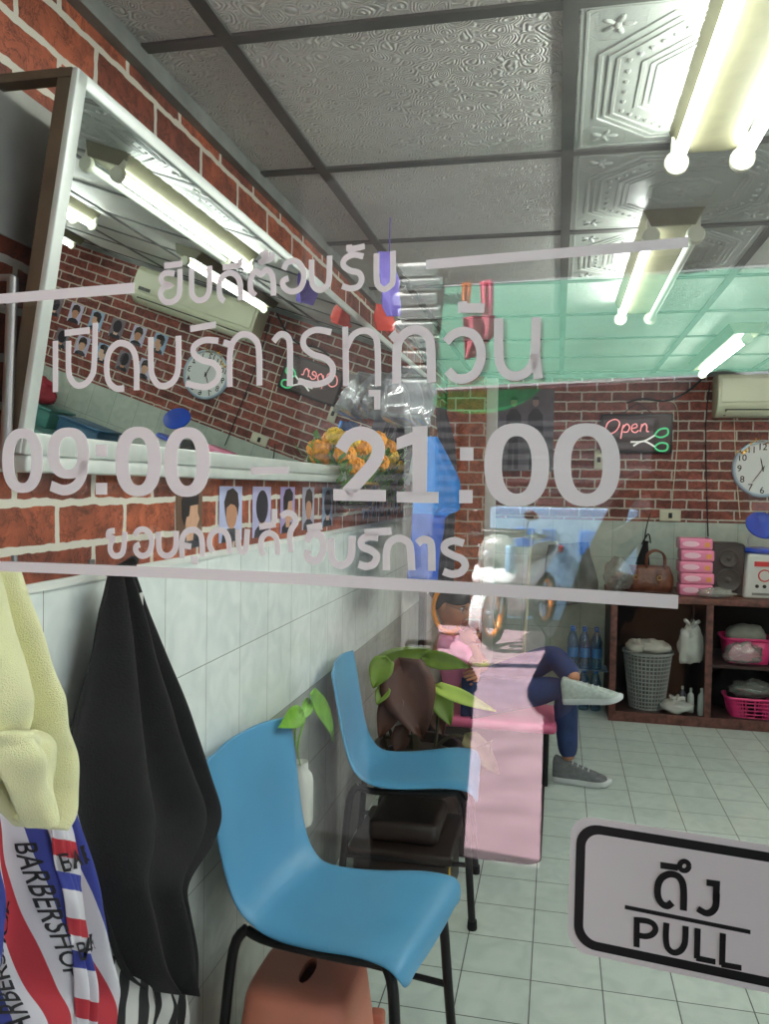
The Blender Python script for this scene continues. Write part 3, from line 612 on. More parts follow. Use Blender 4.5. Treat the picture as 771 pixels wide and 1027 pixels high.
for k in range(6):
    y0 = 3.2+k*.155
    portrait('haircut_photo', (LX+.001, y0, 1.28), (0, 1, 0), (0, 0, 1), (1, 0, 0), .10, .12, BG[(k+1) % 6], k % 3, (k+1) % 3, (k+1) % 3, ['grey', 'blue', 'lilac', 'violet', 'pale grey', 'brown'][(k) % 6] + ' haircut photo beyond the flower basket, ' + ['first', 'second', 'third', 'fourth', 'fifth', 'sixth'][k] + ' from it', 'haircut photos beyond the flower basket')
for r in range(2):
    for k in range(6):
        portrait('haircut_photo', (1.70+k*.19+(.05 if r else 0), BY-.001, 1.60-r*.22), (1, 0, 0), (0, 0, 1), (0, -1, 0), .115, .15, [(150, 176, 206), (196, 190, 214), (120, 110, 120)][(k+r) % 3], k % 3, (k+r) % 3, (k+r) % 3,
                 'haircut photo on the far brick wall, ' + ['first', 'second', 'third', 'fourth', 'fifth', 'sixth'][k] + ' of the ' + ('lower' if r else 'upper') + ' row', 'haircut photos seen in the mirror')
# ------------------------------------------------------------------ cloths hung on the left wall
def cloth(rows, X, folds, amp, nx=44, ny=40, bulge=.03, seed=0, crisp=1.0, twist=0.0):
    """rows: pairs of picture points (left edge, right edge) from top to bottom, at distance X along the room; returns surf(u, v)"""
    Lp = spline([onX(a[0], a[1], X) for a, c in rows], 8); Rp = spline([onX(c[0], c[1], X) for a, c in rows], 8)
    n = len(Lp)
    def surf(u, v):
        f = v*(n-1); i = min(int(f), n-2); f -= i
        a = Lp[i].lerp(Lp[i+1], f); c = Rp[i].lerp(Rp[i+1], f); p = a.lerp(c, u)
        w = (0.35+0.65*min(1, v*2.5))
        ph = u*folds*2*pi + 1.3*noise.noise(Vector((u*2+seed, v*1.4, seed))) * 2 + seed + twist*v
        d = sin(ph); d = math.copysign(abs(d)**(1/crisp), d)
        return p + Vector((amp*w*d + bulge*sin(pi*u)*w + .008*noise.noise(Vector((u*5, v*6, seed+4))), 0, 0))
    return surf
def cloth_mesh(name, surf, m, parent=None, nx=60, ny=46, th=.003, u0=0, u1=1, v0=0, v1=1, sub=1):
    b = MB(); b.grid([[surf(u0+(u1-u0)*i/(nx-1), v0+(v1-v0)*j/(ny-1)) for i in range(nx)] for j in range(ny)], uv=True)
    return b.build(name, m, parent, solid=th, sub=sub, solid_off=0, ang=180)
m_black = mat('black_cloth', sr(15, 14, 16), .85, var=.3, scale=14, bump=.25, bscale=260)
C7 = lambda x, y: (x/2.154, 550+y/2.154)
hook_m = mat('hook_steel', sr(130, 128, 124), .3, .9)
def hook(P, L):
    t = MB(); P = Vector(P); b = MB()
    b.box((LX, P.y-.008, P.z-.012), (LX+.005, P.y+.008, P.z+.016), bev=.002)
    b.tube(spline([(LX+.005, P.y, P.z), (P.x, P.y, P.z-.012), (P.x+.012, P.y, P.z-.004), (P.x+.012, P.y, P.z+.012)], 5), .004, 8)
    return tag(b.build('wall_hook', hook_m), L, 'hook', 'hooks on the left wall')
# black cape
rows = [((233, 52), (276, 52)), ((226, 110), (296, 110)), ((214, 160), (322, 170)), ((200, 250), (352, 250)), ((184, 330), (384, 330)), ((170, 410), (412, 410)), ((170, 490), (444, 490)), ((178, 570), (468, 570)), ((192, 640), (440, 640)), ((206, 715), (386, 720)), ((226, 790), (392, 790)), ((246, 860), (404, 868)), ((270, 915), (402, 915)), ((310, 955), (400, 962))]
s_cape = cloth([(C7(*a), C7(*c)) for a, c in rows], LX+.055, 3.2, .026, bulge=.035, seed=2.2)
t = thing('barber_cape', onX(*C7(255, 52), LX+.02), 'black barber cape hanging from a hook on the white tiles', 'cape')
cloth_mesh('cape', s_cape, m_black, t)
b = MB(); b.tube(spline([s_cape(.2, .0), s_cape(.3, -.0)+Vector((.02, 0, .02)), s_cape(.7, 0)+Vector((.02, 0, .018)), s_cape(.9, .01)], 5), .008, 8); b.build('collar', m_black, t)
b = MB(); q = s_cape(.62, .09)+Vector((.012, 0, 0)); b.obox(q, (1, 0, 0), (0, 1, 0), (0, 0, 1), (.001, .006, .02)); o = b.build('care_label', mat('label_white', sr(214, 212, 206), .6), t); o['label'] = 'white care label'
hook(onX(*C7(252, 46), LX+.05), 'steel hook holding the black barber cape')
# black and white striped cloth under it
def stripe_mat(name, cols, n, slant, off=0.0, rough=.7):
    m, nt, bs, N, L = nodes_of(name)
    uvn = N('ShaderNodeUVMap'); sp = N('ShaderNodeSeparateXYZ'); L(uvn.outputs[0], sp.inputs[0])
    a = N('ShaderNodeMath'); a.operation = 'MULTIPLY_ADD'; a.inputs[1].default_value = slant; L(sp.outputs[1], a.inputs[0]); L(sp.outputs[0], a.inputs[2])
    k = N('ShaderNodeMath'); k.operation = 'MULTIPLY_ADD'; k.inputs[1].default_value = n; k.inputs[2].default_value = off*n; L(a.outputs[0], k.inputs[0])
    f = N('ShaderNodeMath'); f.operation = 'FRACT'; L(k.outputs[0], f.inputs[0])
    r = N('ShaderNodeValToRGB'); r.color_ramp.interpolation = 'CONSTANT'
    while len(r.color_ramp.elements) < len(cols): r.color_ramp.elements.new(.5)
    for e, (p, c) in zip(r.color_ramp.elements, cols): e.position = p; e.color = rgba(c)
    L(f.outputs[0], r.inputs[0]); L(r.outputs[0], bs.inputs['Base Color']); bs.inputs['Roughness'].default_value = rough
    return m
m_bw = stripe_mat('black_white_stripes', [(0, sr(28, 28, 30)), (.5, sr(214, 212, 208))], 9, .12)
rows = [((215, 880), (392, 880)), ((205, 960), (396, 960)), ((190, 1080), (402, 1080)), ((184, 1200), (406, 1200))]
s_bw = cloth([(C7(*a), C7(*c)) for a, c in rows], LX+.03, 3, .014, seed=8)
tag(cloth_mesh('striped_cloth', s_bw, m_bw), 'black and white striped cloth hanging behind the black cape', 'cloth')
# barber cape with red, white and blue stripes
R_, B_, W_ = sr(186, 44, 58), sr(52, 62, 150), sr(214, 210, 218)
m_rwb = stripe_mat('red_white_blue_stripes', [(0, R_), (.24, W_), (.5, B_), (.76, W_)], 2.54, -.25, -.105)
rows = [((-60, 440), (150, 470)), ((-62, 560), (172, 560)), ((-64, 640), (188, 640)), ((-66, 720), (206, 720)), ((-68, 800), (222, 800)), ((-70, 880), (244, 880)), ((-70, 950), (262, 950)), ((-70, 1010), (258, 1000)), ((-70, 1090), (240, 1090))]
s_rwb = cloth([(C7(*a), C7(*c)) for a, c in rows], LX+.09, 2.6, .022, seed=1.1, bulge=.02)
t = thing('striped_barber_cape', onX(40, 900, LX+.03), 'red, white and blue striped barber cape with black shop lettering, under the towel', 'cape')
cloth_mesh('cape', s_rwb, m_rwb, t)
m_ink = mat('black_ink', sr(24, 22, 30), .7)
def printed(surf, txt, u0, v0, du, dv, size, name, m, par, off=.006, bold=.01):
    """lettering laid over a cloth: baseline starts at (u0, v0) and runs along (du, dv) in metres on the cloth"""
    vs, fs = text_mesh(txt, 1, bold)
    b = MB(); L0 = (surf(1, .5)-surf(0, .5)).length; H0 = (surf(.5, 1)-surf(.5, 0)).length
    l = sqrt(du*du+dv*dv); du, dv = du/l, dv/l; nu, nv = dv, -du
    def at(p):
        x, y = p.x*size, p.y*size; u = u0 + (x*du+y*nu)/L0; v = v0 + (x*dv+y*nv)/H0
        return surf(u, min(max(v, 0), 1)) + Vector((off, 0, 0))
    b.add([at(p) for p in vs], fs); return b.build(name, m, par, smooth=False)
printed(s_rwb, 'BARBERSHOP', .30, .24, .17, 1.0, .034, 'lettering', m_ink, t)
printed(s_rwb, 'BARBERSHOP', .295, .985, -.16, -1.0, .042, 'lettering', m_ink, t)
# narrow cross-striped strip on the same cape, hanging in front
rows = [((100, 545), (140, 540)), ((112, 620), (158, 610)), ((124, 700), (172, 690)), ((136, 780), (182, 770)), ((148, 860), (190, 850)), ((158, 940), (198, 930)), ((164, 1030), (200, 1020)), ((166, 1090), (202, 1085))]
s_str = cloth([(C7(*a), C7(*c)) for a, c in rows], LX+.135, .5, .006, seed=3, bulge=.012)
m_cross, nt, bs, N, L = nodes_of('cross_stripes')
uvn = N('ShaderNodeUVMap'); sp = N('ShaderNodeSeparateXYZ'); L(uvn.outputs[0], sp.inputs[0]); k = N('ShaderNodeMath'); k.operation = 'MULTIPLY_ADD'; k.inputs[1].default_value = 3.3; L(sp.outputs[1], k.inputs[0]); 
k2 = N('ShaderNodeMath'); k2.operation = 'MULTIPLY_ADD'; k2.inputs[1].default_value = -.12; L(sp.outputs[0], k2.inputs[0]); L(k.outputs[0], k2.inputs[2]); f_ = N('ShaderNodeMath'); f_.operation = 'FRACT'; L(k2.outputs[0], f_.inputs[0])
r_ = N('ShaderNodeValToRGB'); r_.color_ramp.interpolation = 'CONSTANT'
for _ in range(2): r_.color_ramp.elements.new(.5)
for e, (p, c) in zip(r_.color_ramp.elements, [(0, R_), (.22, W_), (.42, B_), (.64, W_)]): e.position = p; e.color = rgba(c)
L(f_.outputs[0], r_.inputs[0]); L(r_.outputs[0], bs.inputs['Base Color']); bs.inputs['Roughness'].default_value = .7
cloth_mesh('folded_edge', s_str, m_cross, t, nx=16, ny=40)
printed(s_str, 'BAR', .06, .285, 1, -.12, .040, 'edge_lettering', m_ink, t); printed(s_str, 'BAR', .06, .625, 1, -.12, .040, 'edge_lettering', m_ink, t)
# yellow towel
m_towel = mat('yellow_towel', sr(246, 243, 188), .95, var=.05, scale=30, bump=.5, bscale=700, sheen=.4)
rows = [((-110, 40), (18, 46)), ((-120, 130), (40, 120)), ((-130, 220), (70, 220)), ((-130, 300), (94, 300)), ((-130, 370), (112, 370)), ((-120, 430), (124, 430)), ((-100, 490), (122, 500)), ((-60, 540), (100, 560)), ((0, 588), (62, 598))]
s_tw = cloth([(C7(*a), C7(*c)) for a, c in rows], LX+.17, 1.3, .026, seed=.4, bulge=.04)
t = thing('towel', onX(10, 572, LX+.05), 'pale yellow terry towel hanging over the striped barber cape', 'towel')
cloth_mesh('towel_cloth', s_tw, m_towel, t, th=.011)
rows = [((-60, 395), (80, 400)), ((-40, 420), (108, 415)), ((-16, 480), (98, 470)), ((14, 560), (76, 540)), ((32, 594), (50, 594))]
s_t2 = cloth([(C7(*a), C7(*c)) for a, c in rows], LX+.215, .6, .016, seed=7, bulge=.025)
cloth_mesh('folded_corner', s_t2, m_towel, t, nx=24, ny=20, th=.011)
hook(onX(6, 566, LX+.09), 'steel hook holding the yellow towel')
# blue and dark garments at the far end of the wall
m_blue = mat('blue_cloth', sr(48, 124, 204), .75, var=.15, scale=9, bump=.2, bscale=120)
m_navy = mat('navy_cloth', sr(46, 84, 176), .8, var=.2, scale=9, bump=.2, bscale=120)
C5 = lambda x, y: (370+x/4.535, 380+y/4.535)
rows = [((262, 262), (300, 262)), ((255, 310), (335, 320)), ((240, 380), (370, 390)), ((228, 450), (402, 470)), ((220, 520), (402, 560)), ((215, 575), (398, 600)), ((214, 610), (330, 625)), ((212, 680), (318, 690)), ((208, 780), (300, 790)), ((204, 880), (286, 890)), ((204, 930), (282, 930))]
s_bl = cloth([(C5(*a), C5(*c)) for a, c in rows], LX+.26, 2.2, .022, seed=4, bulge=.03)
t = thing('work_smock', onX(*C5(285, 262), LX+.05), 'bright blue work smock hanging at the far end of the mirror', 'garment')
cloth_mesh('smock_body', s_bl, m_blue, t, v1=.62); cloth_mesh('trouser_leg', s_bl, m_navy, t, v0=.60)
m_dk = mat('dark_mixed_cloth', sr(44, 40, 46), .8, var=.5, scale=16)
rows = [((310, 130), (350, 130)), ((310, 220), (366, 210)), ((320, 320), (388, 320)), ((330, 420), (392, 430)), ((330, 560), (390, 560)), ((320, 680), (388, 690)), ((312, 800), (384, 800)), ((304, 930), (380, 930))]
s_dk = cloth([(C5(*a), C5(*c)) for a, c in rows], LX+.19, 1.6, .012, seed=6, bulge=.01)
tag(cloth_mesh('dark_jacket', s_dk, m_dk), 'dark jacket hanging beside the blue smock', 'garment')
m_plas = glass_mat('clear_plastic', .16, (.86, .86, .88), .12, .22, sr(190, 190, 196))
rows = [((70, 0), (300, -10)), ((78, 60), (290, 60)), ((70, 130), (268, 120)), ((78, 190), (250, 170)), ((150, 228), (215, 215))]
s_pl = cloth([(C5(*a), C5(*c)) for a, c in rows], LX+.17, 4.5, .035, seed=9, crisp=1.6, bulge=.05)
tag(cloth_mesh('plastic_sheet', s_pl, m_plas, nx=50, ny=24, th=.0015, sub=0), 'crumpled clear plastic sheet hanging above the blue smock', 'plastic sheet')
b = MB(); b.tube(spline([(LX+.05, 3.9, 2.2), (LX+.13, 4.15, 1.96), (LX+.13, 4.6, 1.94), (LX+.02, 5.0, 1.96)], 5), .004, 6); tag(b.build('clothes_wire', hook_m), 'thin wire strung above the hanging garments', 'wire')
m_pur = mat('violet_ribbon', sr(124, 106, 206), .6, var=.1); m_redc = mat('red_cloth', sr(206, 60, 44), .7, var=.15)
C4 = lambda x, y: (230+x/2.856, 230+y/2.856)
s_p = cloth([(C4(424, 62), C4(462, 66)), (C4(424, 130), C4(462, 130)), (C4(432, 200), C4(462, 200)), (C4(446, 250), C4(458, 250))], LX+.26, 1.1, .012, seed=3)
vr = tag(cloth_mesh('violet_ribbon', s_p, m_pur, nx=20, ny=16), 'violet ribbon hanging from the ceiling corner above the mirror', 'ribbon')
b = MB(); q = s_p(.5, .02); b.tube([q, Vector((q.x, q.y, CZ))], .002, 6); b.build('string', m_pur, vr)
s_p = cloth([(C4(424, 210), C4(446, 230)), (C4(424, 250), C4(452, 280)), (C4(428, 290), C4(456, 300))], LX+.20, 1.1, .012, seed=5)
tag(cloth_mesh('red_pennant', s_p, m_redc, nx=20, ny=12), 'small red pennant hanging below the violet ribbon', 'pennant')
# ------------------------------------------------------------------ flower basket under the mirror
fb = onX(352, 516, LX+.06)
t = thing('flower_basket', (LX+.06, fb.y, 1.335), 'dark glass basket of orange marigolds hanging under the mirror', 'flower basket')
b = MB(); b.lathe([(.05, 0), (.06, .01), (.068, .06), (.072, .088)], (LX+.075, fb.y, 1.335), 20, sy=2.0); b.build('bowl', mat('dark_glaze', sr(40, 34, 26), .15, .3), t)
b = MB(); b.tube([Vector((LX+.075+.073*cos(a*pi/10), fb.y+.146*sin(a*pi/10), 1.423)) for a in range(20)], .006, 8, closed=True); b.build('rim', mat('old_gold', sr(176, 150, 90), .35, .8), t)
m_lf = mat('leaf_green', sr(96, 140, 50), .5, var=.35, scale=30); m_or = mat('marigold_orange', sr(232, 150, 30), .7, var=.25, scale=60); m_yl = mat('marigold_yellow', sr(236, 190, 50), .7, var=.2, scale=60)
b = MB(); st = MB()
rnd = random.Random(4)
heads = [onX(u, v, LX+.095+.025*((k*7) % 5)/5) for k, (u, v) in enumerate(((352, 440), (346, 456), (362, 447), (372, 453), (378, 441), (388, 449), (398, 468), (356, 468), (380, 464), (392, 458)))]
for h_ in heads: st.tube(spline([(LX+.075, fb.y+(h_.y-fb.y)*.3, 1.40), (LX+.09, fb.y+(h_.y-fb.y)*.7, (1.40+h_.z)/2), h_-Vector((0, 0, .02))], 4), .003, 5)
for i in range(520):
    u_, v_ = rnd.uniform(338, 406), rnd.uniform(442, 506); x = LX+.06+rnd.uniform(0, .055); c = onX(u_, v_, x); d = Vector((rnd.uniform(.1, 1), rnd.uniform(-1, 1), rnd.uniform(-.2, 1))).normalized(); s_ = d.cross(Vector((0, 0, 1))).normalized(); l = rnd.uniform(.03, .06)
    if v_ < 448 and abs(u_-368) > 24: continue
    b.add([c, c+d*l*.5+s_*l*.2, c+d*l, c+d*l*.5-s_*l*.2], [(0, 1, 2), (0, 2, 3)])
b.build('foliage', m_lf, t); st.build('stems', m_lf, t)
for i, h_ in enumerate(heads):
    b = MB(); n = 46; R = .032+.006*(i % 3)/2
    for k in range(n):
        z = 1-2*(k+.5)/n; a = k*2.39996; q = sqrt(1-z*z); d = Vector((q*cos(a), q*sin(a), z*.8)); b.ball(h_+d*R*.8, R*.34, 6, 4)
    b.ball(h_, R*.8, 10, 8); b.build('flower', m_or if i % 3 else m_yl, t)
# ------------------------------------------------------------------ pothos in a white wall bottle
wb = onX(303, 790, LX+.05)
t = thing('wall_bottle_plant', (LX+.05, wb.y, wb.z-.09), 'pothos cutting in a white bottle fixed to the tiles behind the front chair', 'plant')
b = MB(); b.lathe([(.034, 0), (.038, .01), (.038, .13), (.034, .15), (.022, .165), (.022, .19), (.019, .19)], (LX+.045, wb.y, wb.z-.11), 18); b.build('bottle', mat('white_plastic', sr(214, 216, 208), .35), t)
m_pl = mat('pothos_green', sr(116, 172, 52), .35, var=.2, scale=24)
def leaf(b, base, tip, width, up, curl=.1, n=8, cup=.25, heart=True):
    """a pointed leaf from base to tip: two curved halves round a sunken midrib"""
    base, tip = Vector(base), Vector(tip); ax = tip-base; l = ax.length; d = ax/l; side = d.cross(Vector(up)).normalized(); nn = side.cross(d).normalized()
    rows = []
    for i in range(n+1):
        q = i/n; w = width*(sin(pi*min(1, q**.62 if heart else q))**.85)*(1-.15*q) + .0008; c = base + d*(l*q) + nn*(-curl*l*q*q)
        rows.append([c + side*w*s + nn*(cup*width*(abs(s)**1.4)) + (d*(-.12*l*abs(s)) if (heart and i < 2) else Vector((0, 0, 0))) for s in (-1, -.66, -.33, 0, .33, .66, 1)])
    b.grid(rows)
W_up = Vector((.8, -.5, .45))
st = MB()
def px(u, v, x=LX+.11): return onX(u, v, x)
for (bs_, tp, w) in ((px(312, 702), px(349, 742), .045), (px(300, 716), px(283, 728), .03), (px(310, 704), px(302, 722), .02)):
    b = MB(); leaf(b, bs_, tp, w, W_up, .12); b.build('leaf', m_pl, t, solid=.0012)
st.tube(spline([(LX+.045, wb.y, wb.z+.06), px(299, 745, LX+.08), px(312, 703)], 6), .003, 6); st.tube(spline([(LX+.045, wb.y, wb.z+.06), px(296, 740, LX+.08), px(299, 716)], 6), .003, 6); st.build('stem', m_pl, t)

# ------------------------------------------------------------------ blue shell chairs
m_shell = mat('blue_plastic', sr(84, 152, 192), .38, var=.06, scale=4, coat=.1)
m_leg = mat('black_metal', sr(30, 29, 30), .4, .4)
def make_chair(label):
    t = thing('shell_chair', (0, 0, 0), label, 'chair', 'blue chairs along the tiled wall')
    prof = spline([(.222, .405), (.215, .432), (.190, .447), (.12, .448), (.02, .434), (-.08, .428), (-.15, .440), (-.195, .478), (-.222, .545), (-.240, .63), (-.256, .72), (-.268, .785), (-.272, .815)], 4)
    n = len(prof); rows = []; ny = 17
    for i, p in enumerate(prof):
        q = i/(n-1)
        hw = .215 if q < .12 else .215-.045*((q-.12)/.38) if q < .5 else .170+.025*min(1, (q-.5)/.3)
        if q > .90: hw = .195*sqrt(max(0.05, 1-((q-.90)/.10)**4*.22))
        if q < .13: hw *= .80+.20*sqrt(max(0, 1-((.13-q)/.13)**2))
        row = []
        for j in range(ny):
            s = -1+2*j/(ny-1); x, z = p[0], p[1]
            dish = (abs(s)**2.6)
            seat = max(0, min(1, 1-(q-.35)/.2)); back = 1-seat
            lip = abs(s)**10
            x += back*dish*.028 - back*lip*.012; z += seat*dish*.016 - seat*lip*.016
            if q > .9: z -= (abs(s)**4)*.012*(q-.9)/.1
            row.append((x, s*hw, z))
        rows.append(row)
    b = MB(); b.grid(rows); b.build('shell', m_shell, t, solid=.009, sub=1, ang=180)
    # frame: two bent tubes under the seat and four legs
    b = MB()
    for s in (-1, 1): b.tube(spline([(.165, s*.15, .425), (.1, s*.155, .418), (-.10, s*.15, .408), (-.165, s*.15, .42)], 4), .011, 10)
    b.tube([(.12, -.155, .416), (.12, .155, .416)], .009); b.tube([(-.11, -.15, .406), (-.11, .15, .406)], .009); b.build('seat_frame', m_leg, t)
    for sx in (-1, 1):
        for sy in (-1, 1):
            b = MB(); b.tube(spline([(sx*.165-.0, sy*.15, .424), (sx*.19, sy*.165, .38), (sx*.205, sy*.178, .2), (sx*.22, sy*.19, .012)], 4), .012, 12); lg = b.build('leg', m_leg, t)
            b = MB(); b.lathe([(.015, 0), (.016, .004), (.0145, .03)], (sx*.22, sy*.19, 0), 12); b.build('rubber_foot', m_black, lg)
    b = MB()
    for sy in (-1, 1): b.tube([(.203, sy*.176, .20), (-.203, sy*.176, .20)], .008, 8)
    b.build('stretcher', m_leg, t)
    return t
ch = make_chair('blue plastic shell chair nearest the glass, its back to the tiles')
ch2 = copy_tree(ch); ch2['label'] = 'second blue plastic shell chair, behind the nearer one along the wall'
ch.location = (-.467, 1.784, 0); ch.rotation_euler = (0, 0, radians(-9.5))
ch2.location = (-.47, 2.72, 0); ch2.rotation_euler = (0, 0, radians(4)); ch2.scale = (1, 1, 1)
# ------------------------------------------------------------------ plastic stool under the first chair
m_stool = mat('terracotta_plastic', sr(212, 130, 106), .45, var=.08, scale=6)
sc_ = Vector((-.535, 1.74, 0))
t = thing('plastic_stool', sc_, 'small terracotta plastic stool with a slot handle under the front chair', 'stool')
rows = []
for z, h_ in ((0, .155), (.02, .152), (.10, .143), (.20, .132), (.28, .122), (.293, .117), (.30, .108)):
    row = []
    for k in range(48):
        a = 2*pi*k/48; c, s = cos(a), sin(a); f = (abs(c)**5+abs(s)**5)**(-1/5)
        arch = 0
        row.append(sc_ + Vector((c*f*h_, s*f*h_, z)))
    rows.append(row)
def slot_top(hw, z): return [sc_+Vector((.045*cos(2*pi*k/48)*(1 if abs(cos(2*pi*k/48)) > .5 else 1)*.35, .05*sin(2*pi*k/48), z)) for k in range(48)]
rows += [slot_top(0, .302), slot_top(0, .285)]
b = MB(); b.grid(rows, closed=True); b.build('stool_shell', m_stool, t, solid=.004)
b = MB()
for sx in (-1, 1):
    for sy in (-1, 1): b.obox(sc_+Vector((sx*.135, sy*.135, .07)), (1, 0, 0), (0, 1, 0), (0, 0, 1), (.018, .018, .07), .008)
b.build('corner_rib', m_stool, t)
# ------------------------------------------------------------------ the back of the room
m_orb = None
def pillar_mat():
    m, nt, b, N, L = nodes_of('orange_brick')
    vec, sp = wall_uv(nt, L, N, 'x')
    c, f, n = brick_group(nt, N, L, vec, [sr(196, 116, 84), sr(178, 98, 70)], sr(206, 186, 168), .2, .085, .006, (.1, 0))
    L(c, b.inputs['Base Color']); b.inputs['Roughness'].default_value = .7; return m
b = MB(); b.box((-.765, 5.56, 0), (-.50, BY, CZ-.03)); o = struct(b.build('pillar', pillar_mat(), smooth=False))
b = MB(); b.box((-.50, 5.64, 0), (-.425, BY, CZ-.03), bev=.004); struct(b.build('trim_4', m_white_paint))
b = MB(); b.box((LX, 4.62, 0), (LX+.035, 4.70, CZ-.04)); struct(b.build('trim_5', mat('dark_wood', sr(54, 38, 32), .5, var=.2, stretch=(1, 1, .1)), smooth=False))
# poster with two standing figures
p0 = onY(497, 472, BY-.003); p1 = onY(556, 390, BY-.003)
t = thing('wall_poster', (p0.x, BY, p0.z), 'dark grey poster of two standing figures on the back brick wall', 'poster')
b = MB(); b.box((p0.x, BY-.003, p0.z), (p1.x, BY-.0005, p1.z)); b.build('poster_sheet', mat('poster_grey', sr(92, 84, 92), .3, var=.35, scale=7), t, smooth=False)
m_fg = mat('poster_figure', sr(44, 40, 48), .4, var=.3, scale=20); m_fs = mat('poster_face', sr(150, 124, 116), .4)
for fx in (.3, .68):
    w, h = p1.x-p0.x, p1.z-p0.z; Pp = lambda x, y: (p0.x+(fx+x*.16)*w, BY-.0035, p0.z+y*h)
    b = MB(); b.prism([Pp(*q) for q in ((-.6, .02), (-.15, .02), (0, .36), (.15, .02), (.6, .02), (.5, .42), (.9, .40), (.8, .68), (.3, .76), (-.3, .76), (-.8, .68), (-.9, .40), (-.5, .42))], (0, -.0004, 0)); b.build('figure', m_fg, t, smooth=False)
    b = MB(); b.prism([(Pp(0, .84)[0]+.022*cos(a*pi/8), BY-.0035, Pp(0, .84)[2]+.032*sin(a*pi/8)) for a in range(16)], (0, -.0004, 0)); b.build('figure_face', m_fs, t, smooth=False)
    b = MB(); b.prism([(Pp(0, .86)[0]+.024*cos(a*pi/8), BY-.004, Pp(0, .87)[2]+.024*sin(a*pi/8)) for a in range(9)], (0, -.0004, 0)); b.build('figure_hair', m_fg, t, smooth=False)
# neon style open sign
p0 = onY(602, 454, BY-.03); p1 = onY(675, 415, BY-.03)
t = thing('open_sign', ((p0.x+p1.x)/2, BY-.02, p0.z), 'dark Open sign with pink script and green scissors on the brick wall', 'sign')
m_sb = mat('sign_panel', sr(62, 40, 36), .4, var=.2); m_blk = mat('black_plastic', sr(22, 22, 24), .4)
b = MB(); b.box((p0.x, BY-.028, p0.z), (p1.x, BY-.004, p1.z), bev=.003); b.build('frame', m_blk, t)
b = MB(); b.box((p0.x+.015, BY-.030, p0.z+.015), (p1.x-.015, BY-.028, p1.z-.015)); b.build('panel', m_sb, t, smooth=False)
w, h = p1.x-p0.x, p1.z-p0.z
S = lambda x, y: Vector((p0.x+x*w, BY-.034, p0.z+y*h))
m_pk = mat('pink_neon', sr(230, 150, 150), .4, emit=sr(240, 150, 150), es=.35); m_gn = mat('green_neon', sr(80, 190, 130), .4, emit=sr(80, 200, 130), es=.3); m_wn = mat('white_neon', sr(214, 214, 206), .4, emit=(.8, .8, .75), es=.25)
b = MB()
def nt_(pts, r=.0045, cl=False): b.tube(spline([S(*q) for q in pts], 6, cl), r, 8, closed=cl)
nt_([(.20, .86), (.10, .78), (.07, .60), (.14, .50), (.22, .58), (.26, .76)], cl=True)
nt_([(.28, .36), (.30, .62), (.32, .72)]); nt_([(.31, .64), (.36, .74), (.40, .66), (.37, .54), (.31, .54)])
nt_([(.42, .62), (.50, .66), (.49, .74), (.44, .70), (.43, .58), (.48, .52), (.53, .58)])
nt_([(.55, .54), (.57, .74)]); nt_([(.565, .66), (.61, .75), (.64, .68), (.64, .56), (.67, .55)])
b.build('open_script', m_pk, t)
b = MB(); nt_([(.42, .28), (.60, .30), (.76, .46)], .006); nt_([(.46, .18), (.60, .30), (.76, .16)], .006); b.build('scissor_blades', m_wn, t)
b = MB(); nt_([(.76, .46), (.82, .60), (.92, .62), (.93, .48), (.84, .40)], .006, True); nt_([(.76, .16), (.84, .26), (.93, .22), (.92, .08), (.82, .06)], .006, True); b.build('scissor_handles', m_gn, t)
b = MB(); b.tube([S(.3, 1), S(.5, 1.28), S(.72, 1)], .003, 6); b.build('hanging_wire', m_blk, t)
# wall clock
cc = onY(765, 470, BY-.03)
t = thing('wall_clock', (cc.x, BY-.01, cc.z), 'round white wall clock with black numerals beside the shelf', 'clock')
CRd = .185
m_cw = mat('clock_white', sr(224, 226, 224), .4, var=.02)
b = MB(); b.lathe([(CRd, 0), (CRd+.004, .012), (CRd-.004, .028), (CRd-.016, .030), (CRd-.018, .022)], (cc.x, BY-.002, cc.z), 48, axis=(0, -1, 0), cap=False); b.build('rim', mat('clock_rim', sr(170, 190, 206), .35), t)
b = MB(); b.lathe([(CRd-.006, 0), (CRd-.006, .018)], (cc.x, BY-.002, cc.z), 48, axis=(0, -1, 0)); b.build('dial', m_cw, t)
for i in range(1, 13):
    vs, fs = text_mesh(str(i), .06, .012); xs = [v.x for v in vs]; mx = (min(xs)+max(xs))/2; my_ = .020
    a = radians(90-30*i); ox, oz = cc.x+cos(a)*.142, cc.z+sin(a)*.142
    b = MB(); b.add([(ox+v.x-mx, BY-.0215, oz+v.y-my_) for v in vs], fs); b.build('numeral', m_blk, t, smooth=False)
def hand(nm, a, l, w):
    a = radians(a); d = Vector((cos(a), 0, sin(a))); s = Vector((-d.z, 0, d.x)); o = Vector((cc.x, BY-.024, cc.z)); b = MB()
    b.prism([o-d*.02-s*w, o-d*.02+s*w, o+d*l*.8+s*w*.8, o+d*l, o+d*l*.8-s*w*.8], (0, -.001, 0)); b.build(nm, m_blk, t, smooth=False)
hand('hour_hand', 90-348, .075, .004); hand('minute_hand', 90-214, .12, .003)
b = MB(); b.lathe([(.008, 0), (.008, .006)], (cc.x, BY-.022, cc.z), 12, axis=(0, -1, 0)); b.build('hub', m_blk, t)
